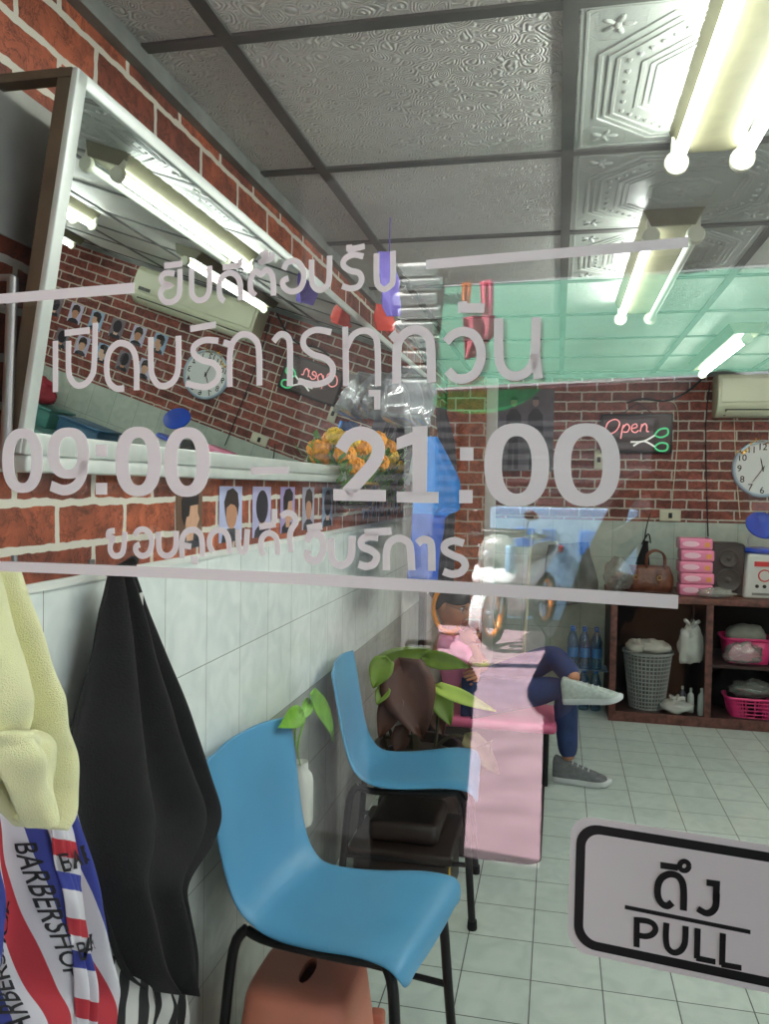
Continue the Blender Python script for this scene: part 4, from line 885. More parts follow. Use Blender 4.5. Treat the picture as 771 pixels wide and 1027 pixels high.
# split air conditioner
a0 = onY(717, 420, 5.5); 
t = thing('air_conditioner', (1.40, BY-.1, 1.91), 'cream wall-mounted air conditioner above the clock', 'air conditioner')
m_ac = mat('cream_plastic', sr(214, 216, 188), .35, var=.03)
AX0, AX1, AZ0, AZ1 = .985, 2.0, 1.905, 2.175
prof = spline([(BY-.002, AZ1), (BY-.15, AZ1), (BY-.19, AZ1-.02), (BY-.205, AZ1-.09), (BY-.20, AZ1-.18), (BY-.185, AZ0+.05), (BY-.12, AZ0+.005), (BY-.002, AZ0)], 4)
b = MB(); b.prism([(AX0, p[0], p[1]) for p in prof], (AX1-AX0, 0, 0)); b.build('casing', m_ac, t, ang=35, bevel=.006)
b = MB(); b.box((AX0+.02, BY-.212, AZ0+.085), (AX1-.02, BY-.197, AZ1-.03), bev=.006); b.build('front_panel', m_ac, t)
b = MB(); b.obox(((AX0+AX1)/2, BY-.150, AZ0+.028), (1, 0, 0), Vector((0, .85, -.53)).normalized(), Vector((0, .53, .85)).normalized(), ((AX1-AX0)/2-.05, .034, .006)); b.build('air_outlet', mat('outlet_dark', sr(86, 88, 78), .5), t)
b = MB(); b.obox(((AX0+AX1)/2, BY-.158, AZ0+.018), (1, 0, 0), Vector((0, .85, -.53)).normalized(), Vector((0, .53, .85)).normalized(), ((AX1-AX0)/2-.06, .028, .004), .002); b.build('flap', m_ac, t)
b = MB(); b.box((AX1-.16, BY-.206, AZ0+.095), (AX1-.06, BY-.2135, AZ0+.12)); b.build('display', mat('outlet_dark', sr(86, 88, 78)), t, smooth=False)
# switches, sockets, cables
m_sock = mat('switch_cream', sr(212, 206, 182), .4)
def switch(u, v, w, h, label):
    p = onY(u, v, BY-.01); t = thing('wall_switch', (p.x, BY-.005, p.z), label, 'switch')
    b = MB(); b.box((p.x-w/2, BY-.014, p.z-h/2), (p.x+w/2, BY, p.z+h/2), bev=.003); b.build('plate', m_sock, t)
    b = MB(); b.box((p.x-.012, BY-.018, p.z-.018), (p.x+.012, BY-.013, p.z+.018), bev=.002); b.build('rocker', m_blk, t)
switch(600.5, 461, .062, .125, 'upright cream wall switch below the Open sign'); switch(672, 517, .135, .075, 'wide cream socket box where brick meets tile')
def cable(pts, r, label, m=None, y=None):
    b = MB(); b.tube(spline([onY(u, v, BY-.012) if y is None else onY(u, v, y) for u, v in pts], 6), r, 8); return tag(b.build('cable', m or m_blk), label, 'cable')
cable([(712, 372), (690, 392), (668, 402), (645, 400), (628, 404)], .007, 'thick black cable looping from the air conditioner to the Open sign')
cable([(712, 384), (708, 420), (708, 470), (710, 538)], .004, 'black cable running down the bricks left of the clock')
cable([(655, 402), (676, 404), (680, 430), (676, 480), (673, 512)], .003, 'thin pale cable dropping to the socket box', m_sock)
cable([(736, 418), (738, 470), (742, 520)], .003, 'thin pale cable beside the clock', m_sock)
cable([(652, 515), (648, 530), (645, 552)], .004, 'black cable from the bricks to the black pouch')
# gold tinsel above the clock
b = MB(); rnd = random.Random(2)
for i in range(50):
    q = i/49; p = onY(738+q*40, 452-14*q+4*sin(q*9), BY-.03); d = Vector((rnd.uniform(-1, 1), rnd.uniform(-1, 0), rnd.uniform(-1, 1)))*.018; s = Vector((rnd.uniform(-1, 1), 0, rnd.uniform(-1, 1)))*.006
    b.add([p-d-s, p+d-s, p+d+s], [(0, 1, 2)])
tag(b.build('tinsel', mat('gold_foil', sr(214, 160, 50), .25, .9)), 'gold tinsel strand over the top of the wall clock', 'tinsel')
# ------------------------------------------------------------------ open cabinet with a counter top
m_cab = mat('dark_brown_board', sr(58, 38, 34), .55, var=.35, scale=9)
m_edge = mat('mottled_edge', sr(104, 62, 54), .55, var=.55, scale=26)
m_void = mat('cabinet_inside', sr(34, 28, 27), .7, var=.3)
KY, KX0, KXM, KX1, KZ = 5.1, .335, .905, 1.62, .775
t = thing('cabinet', (.95, 5.4, 0), 'open dark brown cabinet with two bays against the back wall', 'cabinet')
b = MB(); b.box((KX0-.01, KY-.015, KZ-.035), (KX1, BY-.005, KZ), bev=.003); b.build('top', m_edge, t)
b = MB(); b.box((KX0, KY, 0), (KX0+.035, BY-.01, KZ-.035)); b.build('side_panel', m_cab, t, smooth=False)
b = MB(); b.box((KXM-.018, KY, .06), (KXM+.018, BY-.02, KZ-.035)); b.build('divider', m_cab, t, smooth=False)
b = MB(); b.box((KX1-.035, KY, 0), (KX1, BY-.01, KZ-.035)); b.build('side_panel', m_cab, t, smooth=False)
b = MB(); b.box((KX0+.035, KY, .0), (KX1-.035, BY-.02, .06)); b.build('base', m_cab, t, smooth=False)
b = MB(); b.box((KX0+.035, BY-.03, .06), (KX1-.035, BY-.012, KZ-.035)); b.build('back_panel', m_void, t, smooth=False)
b = MB(); b.box((KXM+.018, KY+.02, .36), (KX1-.035, BY-.03, .378)); b.build('shelf', m_cab, t, smooth=False)
b = MB()
for x in (KX0-.002, KXM-.02, KX1-.036): b.box((x, KY-.006, .0 if x != KXM-.02 else .06), (x+.04, KY+.002, KZ-.035), bev=.001)
b.box((KX0, KY-.005, .0), (KX1, KY+.001, .062), bev=.001); b.build('edge_strip', m_edge, t)
TOP = KZ
# a second counter further right, only in the mirror
t = thing('side_counter', (2.4, 5.4, 0), 'teal topped counter along the back wall, seen in the mirror', 'counter')
b = MB(); b.box((1.66, 5.12, .76), (3.15, BY-.01, .80), bev=.004); b.build('counter_top', mat('teal_laminate', sr(92, 138, 132), .35), t)
b = MB(); b.box((1.70, 5.16, 0), (3.11, BY-.02, .76)); b.build('counter_body', m_cab, t, smooth=False)
def loft_bag(name, c, r, seed, m, parent=None, amp=.22, f=2.2, nu=28, nv=18, sq=None):
    b = MB(); S_ = random.Random(seed).uniform(0, 50)
    def fn(d):
        k = 1+amp*noise.noise(Vector(d)*f+Vector((S_, S_, S_))) + amp*.4*noise.noise(Vector(d)*f*3+Vector((S_, 0, 0)))
        if d.z < -.55: k *= min(1, .62/abs(d.z))
        if sq: k *= sq(d)
        return k
    b.ball(c, r, nu, nv, fn); return b.build(name, m, parent, ang=180)
b = MB(); b.box((2.2, 5.3, .80), (2.75, 5.6, .93), bev=.012); b.box((2.19, 5.29, .93), (2.76, 5.61, .945), bev=.005); tag(b.build('storage_box', mat('teal_plastic', sr(70, 128, 120), .4)), 'flat teal storage box on the teal counter, seen in the mirror', 'box')
b = MB(); b.box((1.78, 5.3, .80), (2.12, 5.6, .92), bev=.012); b.box((1.77, 5.29, .92), (2.13, 5.61, .935), bev=.005); tag(b.build('storage_box', mat('mid_blue_plastic', sr(50, 96, 130), .4)), 'flat blue storage box on the teal counter, seen in the mirror', 'box')
red_bag = tag(loft_bag('cloth_bag', (2.5, 5.45, 1.02), (.2, .12, .12), 3, mat('crimson_cloth', sr(150, 30, 46), .7)), 'crimson cloth bag on the teal storage box, seen in the mirror', 'bag')
# brown handbag
m_hb = mat('brown_leather', sr(104, 58, 40), .3, var=.35, scale=22, bump=.4, bscale=50)
h0 = onY(648, 572, 5.33)
t = thing('handbag', (h0.x, 5.33, TOP), 'brown leather handbag with a looped handle on the cabinet', 'handbag')
def sqf(d): return 1
rows = []
for i, (z, w, dp) in enumerate(((0, .135, .06), (.01, .155, .075), (.05, .168, .085), (.10, .165, .075), (.145, .15, .045), (.165, .14, .022), (.170, .13, .010))):
    rows.append([Vector((h0.x + w*math.copysign(abs(cos(a))**.6, cos(a))*(1+.05*noise.noise(Vector((a*2, z*30, 1)))), 5.33+dp*math.copysign(abs(sin(a))**.7, sin(a))*(1+.2*noise.noise(Vector((a*3, z*20, 4)))), TOP+z)) for a in [2*pi*k/40 for k in range(40)]])
b = MB(); b.grid(rows, closed=True); b.f.append(tuple(range(39, -1, -1))); b.f.append(tuple(range(240, 280))); b.build('body', m_hb, t, ang=60)
for dy in (-.03, .03):
    b = MB(); b.tube(spline([(h0.x-.0, 5.33+dy, TOP+.15), (h0.x+.005, 5.33+dy, TOP+.235), (h0.x+.055, 5.33+dy, TOP+.265), (h0.x+.105, 5.33+dy, TOP+.235), (h0.x+.11, 5.33+dy, TOP+.15)], 6), .007, 8); b.build('handle', m_hb, t)
b = MB()
for x in (-.07, .07): b.box((h0.x+x-.012, 5.33-.092, TOP+.03), (h0.x+x+.012, 5.33-.078, TOP+.15), bev=.003)
b.build('strap', m_hb, t)
b = MB()
for x in (-.07, .07): b.tube([Vector((h0.x+x+.014*cos(k*pi/5), 5.33-.094, TOP+.10+.014*sin(k*pi/5))) for k in range(10)], .003, 6, closed=True)
b.build('buckle', mat('brass', sr(190, 150, 90), .3, .9), t)
# black pouch standing behind the handbag
q0 = onY(644, 578, 5.5)
t = thing('black_pouch', (q0.x, 5.5, TOP), 'black upright pouch behind the handbag', 'pouch')
b = MB(); b.lathe([(.05, 0), (.066, .03), (.07, .10), (.055, .18), (.034, .25), (.02, .30), (.026, .315)], (q0.x-.02, 5.5, TOP), 20, sy=.55, axis=(.12, 0, 1)); b.build('pouch_body', m_black, t)
b = MB(); b.tube(spline([(q0.x-.01, 5.5, TOP+.29), (q0.x+.03, 5.49, TOP+.36), (q0.x+.045, 5.49, TOP+.30)], 5), .005, 6); b.build('loop', m_blk, t)
# clear bag overhanging the left end of the counter
m_cb = glass_mat('clear_bag', .14, (.9, .9, .9), .15, .35, sr(176, 178, 172))
e0 = onY(612, 566, 5.25)
t = thing('clear_bag_of_combs', (e0.x+.06, 5.25, TOP), 'clear plastic bag of small brown things at the left end of the counter', 'bag')
loft_bag('bag_film', (e0.x+.05, 5.25, TOP+.105), (.085, .08, .115), 6, m_cb, t, .3)
for k in range(5): loft_bag('bag_content', (e0.x+.02+k*.016, 5.25+.02*(k % 2), TOP+.06+.02*(k % 3)), (.03, .03, .028), k, [m_hb, m_black, mat('card_brown', sr(150, 110, 90), .6)][k % 3], t, .15)
# pink tissue packs
m_pkb = mat('pink_wrap', sr(238, 138, 172), .25, var=.08, scale=12); m_pk2 = mat('pale_pink', sr(248, 196, 212), .3); m_or2 = mat('orange_print', sr(230, 150, 80), .4)
g0 = onY(696, 588, 5.3)
for k in range(5):
    z0 = TOP+k*.071; dx = [0, .006, -.004, .003, -.008][k]
    t = thing('tissue_pack', (g0.x+dx, 5.3, z0), 'pink tissue pack, %s of the stack of five beside the speaker' % ['lowest', 'second from bottom', 'middle', 'second from top', 'topmost'][k], 'tissue pack', 'stack of pink tissue packs')
    b = MB(); b.box((g0.x-.098+dx, 5.22, z0), (g0.x+.098+dx, 5.38, z0+.070), bev=.012); b.build('wrapper', m_pkb, t)
    b = MB(); b.prism([(g0.x-.03+dx+.05*cos(a*pi/8), 5.2195, z0+.036+.018*sin(a*pi/8)) for a in range(16)], (0, -.001, 0)); b.build('printed_oval', m_pk2, t, smooth=False)
    b = MB(); b.box((g0.x+.05+dx, 5.2185, z0+.018), (g0.x+.08+dx, 5.2196, z0+.046)); b.build('printed_patch', m_or2, t, smooth=False)
loft_bag_o = tag(loft_bag('clear_wrapper', (g0.x+.10, 5.16, TOP+.028), (.10, .04, .034), 11, m_cb, None, .35, 3), 'scrunched clear wrapper in front of the pink packs', 'wrapper')
# speaker
s0 = onY(727, 590, 5.35)
t = thing('speaker', (s0.x, 5.35, TOP), 'black two cone speaker box between pink packs and white appliance', 'speaker')
SWd, SHt = .096, .325
b = MB(); b.box((s0.x-SWd, 5.27, TOP), (s0.x+SWd, 5.50, TOP+SHt), bev=.018); b.build('box', mat('speaker_black', sr(44, 44, 46), .6, var=.2, bump=.2, bscale=300), t)
for zc, rc in ((.10, .068), (.235, .052)):
    b = MB(); b.lathe([(rc, 0), (rc+.006, .004), (rc, .008), (rc*.9, .004), (rc*.3, -.006), (rc*.28, .004), (.001, .012)], (s0.x, 5.268, TOP+zc), 28, axis=(0, -1, 0)); b.build('cone', mat('speaker_cone', sr(62, 62, 62), .45), t)
# white appliance and blue stand
w0 = onY(763, 590, 5.3)
t = thing('white_appliance', (w0.x, 5.3, TOP), 'white appliance with red label, ring dial and three black buttons', 'appliance')
m_wa = mat('appliance_white', sr(206, 206, 202), .35, var=.03); m_rd = mat('red_print', sr(210, 50, 56), .5)
b = MB(); b.prism([(w0.x-.115, 5.22, TOP), (w0.x+.115, 5.22, TOP), (w0.x+.10, 5.22, TOP+.27), (w0.x-.10, 5.22, TOP+.27)], (0, .2, 0)); b.build('body', m_wa, t, smooth=False, bevel=.014)
b = MB(); b.box((w0.x-.06, 5.2165, TOP+.195), (w0.x+.06, 5.2205, TOP+.225)); b.build('red_label', m_rd, t, smooth=False)
b = MB(); b.tube([Vector((w0.x+.034*cos(k*pi/12), 5.219, TOP+.14+.034*sin(k*pi/12))) for k in range(24)], .004, 6, closed=True); b.build('dial_ring', m_rd, t)
for k in (-1, 0, 1): b = MB(); b.lathe([(.011, 0), (.011, .006), (.008, .009)], (w0.x+k*.042, 5.221, TOP+.075), 12, axis=(0, -1, 0)); b.build('button', m_blk, t)
b = MB(); b.box((w0.x-.07, 5.2165, TOP+.02), (w0.x+.07, 5.2205, TOP+.035)); b.build('grey_strip', m_trim, t, smooth=False)
m_bp = mat('bright_blue_plastic', sr(28, 70, 176), .3, var=.06)
t = thing('blue_stand', (w0.x, 5.3, TOP+.27), 'bright blue round topped wire stand on the white appliance', 'stand')
b = MB(); b.lathe([(.10, 0), (.112, .012), (.10, .03), (.03, .036)], (w0.x, 5.32, TOP+.272), 28); b.build('base_dish', m_bp, t)
b = MB(); b.lathe([(.002, -.02), (.06, -.018), (.10, 0), (.098, .008), (.05, .014), (.002, .016)], (w0.x, 5.31, TOP+.44), 28, axis=(.1, -.75, .6)); b.build('round_top', m_bp, t)
b = MB()
for sx in (-1, 1): b.tube(spline([(w0.x+sx*.06, 5.32, TOP+.30), (w0.x+sx*.085, 5.32, TOP+.35), (w0.x+sx*.03, 5.33, TOP+.42)], 5), .004, 6)
b.build('wire_frame', m_alu, t)
# ------------------------------------------------------------------ things in the cabinet
def lattice(b, rows, n, r, hr=None):
    """rows: list of (radius, z) of a basket centred at c"""
    pass
bk = onY(648, 706, 5.27)
t = thing('laundry_basket', (bk.x, 5.27, .06), 'round grey lattice laundry basket in the left bay of the cabinet', 'basket')
m_bk = mat('grey_plastic', sr(150, 152, 150), .45, var=.1); C_ = Vector((bk.x, 5.27, .06))
b = MB(); R0, R1, HH = .105, .145, .35
for k in range(36):
    a = 2*pi*k/36; b.tube([C_+Vector((cos(a)*R0, sin(a)*R0, 0)), C_+Vector((cos(a)*R1, sin(a)*R1, HH))], .004, 5, caps=False)
for j in range(15):
    q = j/14; r = R0+(R1-R0)*q; b.tube([C_+Vector((cos(2*pi*k/36)*r, sin(2*pi*k/36)*r, HH*q)) for k in range(36)], .004, 5, closed=True)
b.lathe([(R0, 0), (R0, .006)], C_, 36); b.build('lattice_wall', m_bk, t, ang=60)
b = MB(); b.lathe([(R0-.008, .008), (R1-.008, HH-.02)], C_, 36, cap=False); b.build('liner', mat('grey_liner', sr(112, 112, 108), .8, var=.3, scale=20), t)
b = MB(); b.lathe([(R1-.004, -.012), (R1+.010, -.008), (R1+.010, .006), (R1-.004, .008)], C_+Vector((0, 0, HH)), 36, cap=False); b.build('rim', m_bk, t)
m_wc = mat('white_cloth', sr(196, 194, 184), .85, var=.12, scale=10)
for dx, dy, r_, sd_ in ((-.075, -.01, .06, 2), (.03, .0, .105, 4)):
    tag(loft_bag('white_towel', (bk.x+dx, 5.27+dy, .06+HH+.022), (r_, .09, .052), sd_, m_wc, None, .25, 2.5), 'white towel in the laundry basket, the %s of two' % ('smaller bundle' if r_ < .1 else 'larger bundle'), 'towel', 'white towels in the laundry basket')
m_wb = glass_mat('milky_bag', .08, (.95, .95, .95), .25, .72, sr(206, 208, 202))
def tied_bag(u, v, y, z0, r, hgt, seed, label, m=m_wb):
    p = onY(u, v, y); t = thing('plastic_bag', (p.x, y, z0), label, 'bag', 'white plastic bags in the cabinet')
    loft_bag('bag_body', (p.x, y, z0+hgt*.45), (r, r*.8, hgt*.5), seed, m, t, .3, 2.4)
    b = MB()
    for k in range(5): a = k*1.25; b.tube(spline([(p.x, y, z0+hgt*.86), (p.x+.02*cos(a), y+.02*sin(a), z0+hgt*1.0), (p.x+.05*cos(a), y+.05*sin(a), z0+hgt*1.08)], 4), [.02]*4+[.012]*4+[.004], 6)
    b.build('knot', m, t)
# the upper bag hangs from the divider, the lower one lies on the base
tied_bag(692, 672, 5.2, .335, .075, .27, 21, 'full white plastic bag hung high beside the laundry basket')
tied_bag(678, 712, 5.16, .06, .095, .09, 22, 'flat crumpled white plastic bag on the cabinet base')
b = MB(); p = onY(692, 652, 5.2); b.tube(spline([(p.x+.0, 5.2, .60), (p.x+.02, 5.22, .68), (p.x+.0, 5.25, KZ-.036)], 5), .004, 6); tag(b.build('hanging_cord', m_blk), 'dark cord holding the upper white bag inside the cabinet', 'cord')
m_bw2 = mat('bottle_white', sr(168, 176, 172), .35, var=.05)
def bottle(u, y, z0, r, h_, label, m):
    p = onY(u, 700, y); t = thing('bottle', (p.x, y, z0), label, 'bottle', 'bottles in the left cabinet bay')
    b = MB(); b.lathe([(r*.9, 0), (r, .008), (r, h_*.66), (r*.8, h_*.76), (r*.36, h_*.82), (r*.36, h_*.88)], (p.x, y, z0), 18); b.build('body', m, t)
    b = MB(); b.lathe([(r*.42, h_*.87), (r*.42, h_*.99), (r*.3, h_)], (p.x, y, z0), 14); b.build('cap', m_bw2, t)
bottle(703.5, 5.15, .06, .024, .165, 'tall pale grey bottle beside the cabinet divider', m_bw2)
bottle(692.5, 5.2, .06, .02, .15, 'slim white bottle, second from the divider', mat('bottle_pale', sr(190, 196, 190), .35)); bottle(684, 5.24, .06, .02, .15, 'dark capped bottle close to the laundry basket', mat('bottle_dark', sr(60, 66, 78), .3))
m_pt = mat('magenta_plastic', sr(214, 52, 116), .35, var=.06)
def tub(name, cx, y, z0, w0_, w1_, d, h_, m, label, holes=False):
    t = thing(name, (cx, y, z0), label, 'tub'); 
    def R_(w, dd, z, n=32): return [Vector((cx+w*math.copysign(abs(cos(2*pi*k/n))**.45, cos(2*pi*k/n)), y+dd*math.copysign(abs(sin(2*pi*k/n))**.45, sin(2*pi*k/n)), z)) for k in range(n)]
    if not holes:
        b = MB(); b.grid([R_(w0_, d*.85, z0), R_(w1_, d, z0+h_)], closed=True); b.f.append(tuple(range(31, -1, -1))); b.build('wall', m, t, solid=.004, ang=50)
    else:
        b = MB(); n = 64
        for j in range(6): q = j/5; b.tube(R_(w0_+(w1_-w0_)*q, d*(.85+.15*q), z0+h_*q, n), .0045, 5, closed=True)
        A = R_(w0_, d*.85, z0, n); B = R_(w1_, d, z0+h_, n)
        for k in range(0, n, 1): b.tube([A[k], B[k]], .0042, 5, caps=False)
        b.add(R_(w0_, d*.85, z0, n), [tuple(range(n))]); b.build('lattice_wall', m, t, ang=60)
    b = MB(); b.tube(R_(w1_+.004, d+.004, z0+h_, 40), .008, 8, closed=True); b.build('rim', m, t)
    return t
pt = onY(744, 645, 5.3)
tub('pink_tub', pt.x+.02, 5.3, .378, .12, .145, .12, .15, m_pt, 'magenta plastic tub on the upper shelf of the cabinet')
tag(loft_bag('grey_cloth', (pt.x+.02, 5.3, .378+.155), (.12, .10, .075), 31, mat('grey_cloth', sr(140, 142, 132), .85, var=.2, scale=12), None, .12), 'pale grey cloth heaped in the magenta tub', 'cloth')
tub('pink_basket', pt.x+.05, 5.24, .06, .125, .155, .10, .115, m_pt, 'pink perforated basket on the floor of the right cabinet bay', True)
tag(loft_bag('film_bag', (pt.x+.06, 5.25, .21), (.13, .08, .06), 33, m_cb, None, .35, 3), 'clear plastic film heaped in the pink basket', 'plastic film')
tag(loft_bag('film_bag', (pt.x-.02, 5.17, .378+.06), (.11, .05, .07), 35, m_cb, None, .4, 3), 'crumpled clear film in front of the magenta tub', 'plastic film')
tag(loft_bag('black_bundle', (pt.x+.03, 5.42, .17), (.20, .12, .17), 36, m_black, None, .2, 2), 'black cloth bundle behind the pink basket', 'cloth')
# ------------------------------------------------------------------ water bottles beside the cabinet
m_wat = glass_mat('bottle_water', .12, (.72, .84, .92), .08, .3, sr(90, 140, 176)); m_bcap = mat('blue_cap', sr(40, 110, 190), .4)
wb0 = None
cnt = 0
for lay in range(2):
    for ix in range(3):
        for iy in range(2):
            x = .075+.075*ix+.04; y = 5.30+.08*iy; z0 = .004+lay*.265
            if wb0 is None:
                wb0 = thing('water_bottle', (x, y, z0), '', 'bottle')
                b = MB(); b.lathe([(.030, 0), (.034, .01), (.033, .05), (.034, .10), (.032, .14), (.034, .17), (.026, .20), (.013, .225), (.013, .24)], (x, y, z0), 16); b.build('bottle_body', m_wat, wb0)
                b = MB(); b.lathe([(.0145, .238), (.0145, .255), (.012, .258)], (x, y, z0), 12); b.build('cap', m_bcap, wb0)
                b = MB(); b.lathe([(.0345, .075), (.0345, .135)], (x, y, z0), 16, cap=False); b.build('paper_label', mat('label_blue', sr(70, 130, 190), .5), wb0)
                o = wb0
            else: o = copy_tree(wb0)
            o.location = (x, y, z0); o['group'] = 'water bottles beside the cabinet'
            o['label'] = 'clear blue capped water bottle, %s layer, %s row, %s' % ('upper' if lay else 'lower', 'front' if iy == 0 else 'back', ['away from the cabinet', 'middle of three', 'next to the cabinet'][ix])
b = MB(); b.box((.065, 5.25, .2635), (.345, 5.43, .2685)); tag(b.build('plastic_tray', mat('clear_tray', sr(120, 150, 176), .3)), 'thin tray between the two layers of water bottles', 'tray')
# broom, hanging grey clothes, blue bags on the tiles at the back
t = thing('broom', (-.19, 5.4, 0), 'broom with a cream handle leaning on the back wall tiles', 'broom')
bh0, bh1 = onY(524, 672, 5.45), onY(531, 560, 5.62)
b = MB(); d = (bh1-bh0).normalized(); b.tube([bh0-d*((bh0.z-.2)/d.z), bh1+d*.2], .013, 12); b.build('handle', mat('cream_handle', sr(206, 200, 168), .4), t)
b = MB(); q = bh0-d*((bh0.z-.2)/d.z); b.prism([(q.x-.14, q.y-.02, .0), (q.x+.14, q.y-.02, .0), (q.x+.05, q.y-.015, .22), (q.x-.05, q.y-.015, .22)], (0, .035, 0)); b.build('bristles', mat('bristle_brown', sr(120, 92, 60), .8, var=.3, stretch=(40, 40, 1)), t, smooth=False)
m_gc = mat('grey_fabric', sr(120, 126, 124), .85, var=.25, scale=12)
def back_cloth(name, rows, y, folds, amp, m, label, cat, seed=0):
    Lp = spline([onY(a[0], a[1], y) for a, c in rows], 6); Rp = spline([onY(c[0], c[1], y) for a, c in rows], 6); n = len(Lp); b = MB()
    b.grid([[Lp[i].lerp(Rp[i], u/24) + Vector((0, -amp*sin(u/24*folds*2*pi+seed+i*.05)-.025*sin(pi*u/24), 0)) for u in range(25)] for i in range(n)])
    return tag(b.build(name, m, None, solid=.004, sub=1, ang=180), label, cat)
back_cloth('grey_garment', [((550, 546), (590, 543)), ((547, 562), (592, 556)), ((546, 580), (597, 572)), ((545, 596), (600, 588)), ((549, 608), (596, 604))], 5.58, 2.5, .02, m_gc, 'grey folded garment hanging on the back wall tiles', 'garment')
m_bb = mat('sky_blue_sheet', sr(40, 130, 196), .4, var=.15)
def back_box(name, u0, v0, u1, v1, y, m, label, cat, grp=None, mull=False):
    a = onY(u0, v1, y); c = onY(u1, v0, y); b = MB(); b.box((a.x, y, a.z), (c.x, y+.012, c.z), bev=.002); return tag(b.build(name, m), label, cat, grp)
b = MB(); p = onY(452, 545, 5.53); b.box((p.x-.03, 5.54, p.z-.05), (p.x+.03, 5.562, p.z+.05), bev=.003); tag(b.build('socket_plate', m_sock), 'small cream socket plate on the orange brick pillar', 'socket')
# ------------------------------------------------------------------ people
def skin_mesh(nodes, edges, root, sub=2):
    """nodes: {name: (point, (rx, ry))}; returns an MB with the grown surface"""
    names = list(nodes); idx = {n: i for i, n in enumerate(names)}
    me = bpy.data.meshes.new('s'); me.from_pydata([tuple(nodes[n][0]) for n in names], [(idx[a], idx[c]) for a, c in edges], [])
    o = bpy.data.objects.new('s', me); COL.objects.link(o)
    md = o.modifiers.new('s', 'SKIN'); md.use_smooth_shade = True; md.branch_smoothing = .6
    sv = me.skin_vertices[0].data
    for n in names:
        r = nodes[n][1]; r = r if isinstance(r, tuple) else (r, r); sv[idx[n]].radius = r; sv[idx[n]].use_root = (n == root)
    m2 = o.modifiers.new('d', 'SUBSURF'); m2.levels = sub; m2.render_levels = sub
    bpy.context.view_layer.update(); ev = o.evaluated_get(bpy.context.evaluated_depsgraph_get()).to_mesh()
    b = MB(); b.add([v.co.copy() for v in ev.vertices], [tuple(p.vertices) for p in ev.polygons])
    bpy.data.objects.remove(o); return b
def frame(fwd, up):
    f = Vector(fwd).normalized(); u = Vector(up); u = (u-f*u.dot(f)).normalized(); l = u.cross(f)
    return Matrix((f, l, u)).transposed()      # columns: forward, left, up
def head_mesh(b, c, M, s=1.0):
    nu, nv = 44, 32; vs = []
    for i in range(nv+1):
        th = pi*i/nv
        for j in range(nu):
            ph = 2*pi*j/nu; d = Vector((sin(th)*cos(ph), sin(th)*sin(ph), cos(th)))
            p = Vector((d.x*.096, d.y*.076, d.z*.115))
            if d.z < 0: p.y *= 1-.34*(-d.z)**1.3; p.x += .012*(-d.z) if d.x > 0 else .03*(-d.z)*(-d.x)
            g = lambda y0, z0, sy, sz: math.exp(-((p.y-y0)/sy)**2-((p.z-z0)/sz)**2)
            if d.x > 0:
                p.x += .024*g(0, -.018, .011, .014) + .012*g(0, .004, .008, .022)
                for sy in (-1, 1): p.x -= .012*g(sy*.031, .012, .016, .012)
                p.x += .007*g(0, -.050, .022, .007) + .008*g(0, -.088, .022, .016) - .004*g(0, -.060, .02, .004)
                p.x += .005*g(0, .034, .05, .01)
            vs.append(M @ (p*s) + c)
    b.add(vs, [(i*nu+j, (i+1)*nu+j, (i+1)*nu+(j+1) % nu, i*nu+(j+1) % nu) for i in range(nv) for j in range(nu)])
    for sy in (-1, 1): b.ball(c + M @ Vector((-.008*s, sy*.076*s, -.004*s)), (.018*s, .009*s, .031*s), 12, 8, M=M)
def hand_mesh(b, wrist, fwd, palm_n, s=1.0, curl=.5, left=False):
    """palm and five bent fingers; palm_n is the direction the palm faces"""
    f = Vector(fwd).normalized(); n = Vector(palm_n); n = (n-f*n.dot(f)).normalized(); sd = f.cross(n)*(1 if left else -1); w = Vector(wrist)
    rows = []
    for q, wd, th in ((-.01, .024, .02), (.015, .03, .019), (.045, .039, .016), (.075, .041, .013), (.088, .036, .010)):
        rows.append([w+f*q*s+(sd*cos(a)*wd+n*sin(a)*th)*s for a in [2*pi*k/16 for k in range(16)]])
    b.grid(rows, closed=True); b.f.append(tuple(len(b.v)-16+k for k in range(16)))
    for k, (off, ln) in enumerate(((.030, .070), (.010, .080), (-.010, .074), (-.029, .058))):
        p = w+(f*.078+sd*off)*s; d = f.copy(); path = [p]; a = 0
        for j, fr in enumerate((.45, .32, .23)):
            a += curl*(.6 if j == 0 else 1.0); d = f*cos(a)+n*sin(a); p = p+d*ln*fr*s; path.append(p)
        b.tube(spline(path, 3), [.0092*s]*4+[.0085*s]*3+[.0075*s]*2+[.005*s], 8)
    p = w+(f*.02+sd*.028)*s; d1 = (f*.6+sd*.7+n*.35).normalized(); d2 = (f*.85+sd*.15+n*.5).normalized()
    b.tube(spline([p, p+d1*.035*s, p+d1*.035*s+d2*.03*s, p+d1*.035*s+d2*.055*s], 3), [.012*s]*4+[.0105*s]*3+[.009*s]*2+[.006*s], 8)
m_skin = mat('skin_tan', sr(186, 128, 96), .5, var=.06, scale=20)
m_hair = mat('dark_hair', sr(30, 24, 22), .45, var=.3, scale=60)
m_eye = mat('eye_white', sr(220, 214, 206), .25, var=.02); m_iris = mat('eye_dark', sr(28, 20, 18), .2)
m_lip = mat('lip', sr(164, 88, 80), .45)
m_pink = mat('pink_shirt', sr(232, 138, 178), .8, var=.08, scale=12, bump=.15, bscale=120)
m_jean = mat('blue_denim', sr(44, 64, 112), .85, var=.18, scale=20, bump=.25, bscale=300)
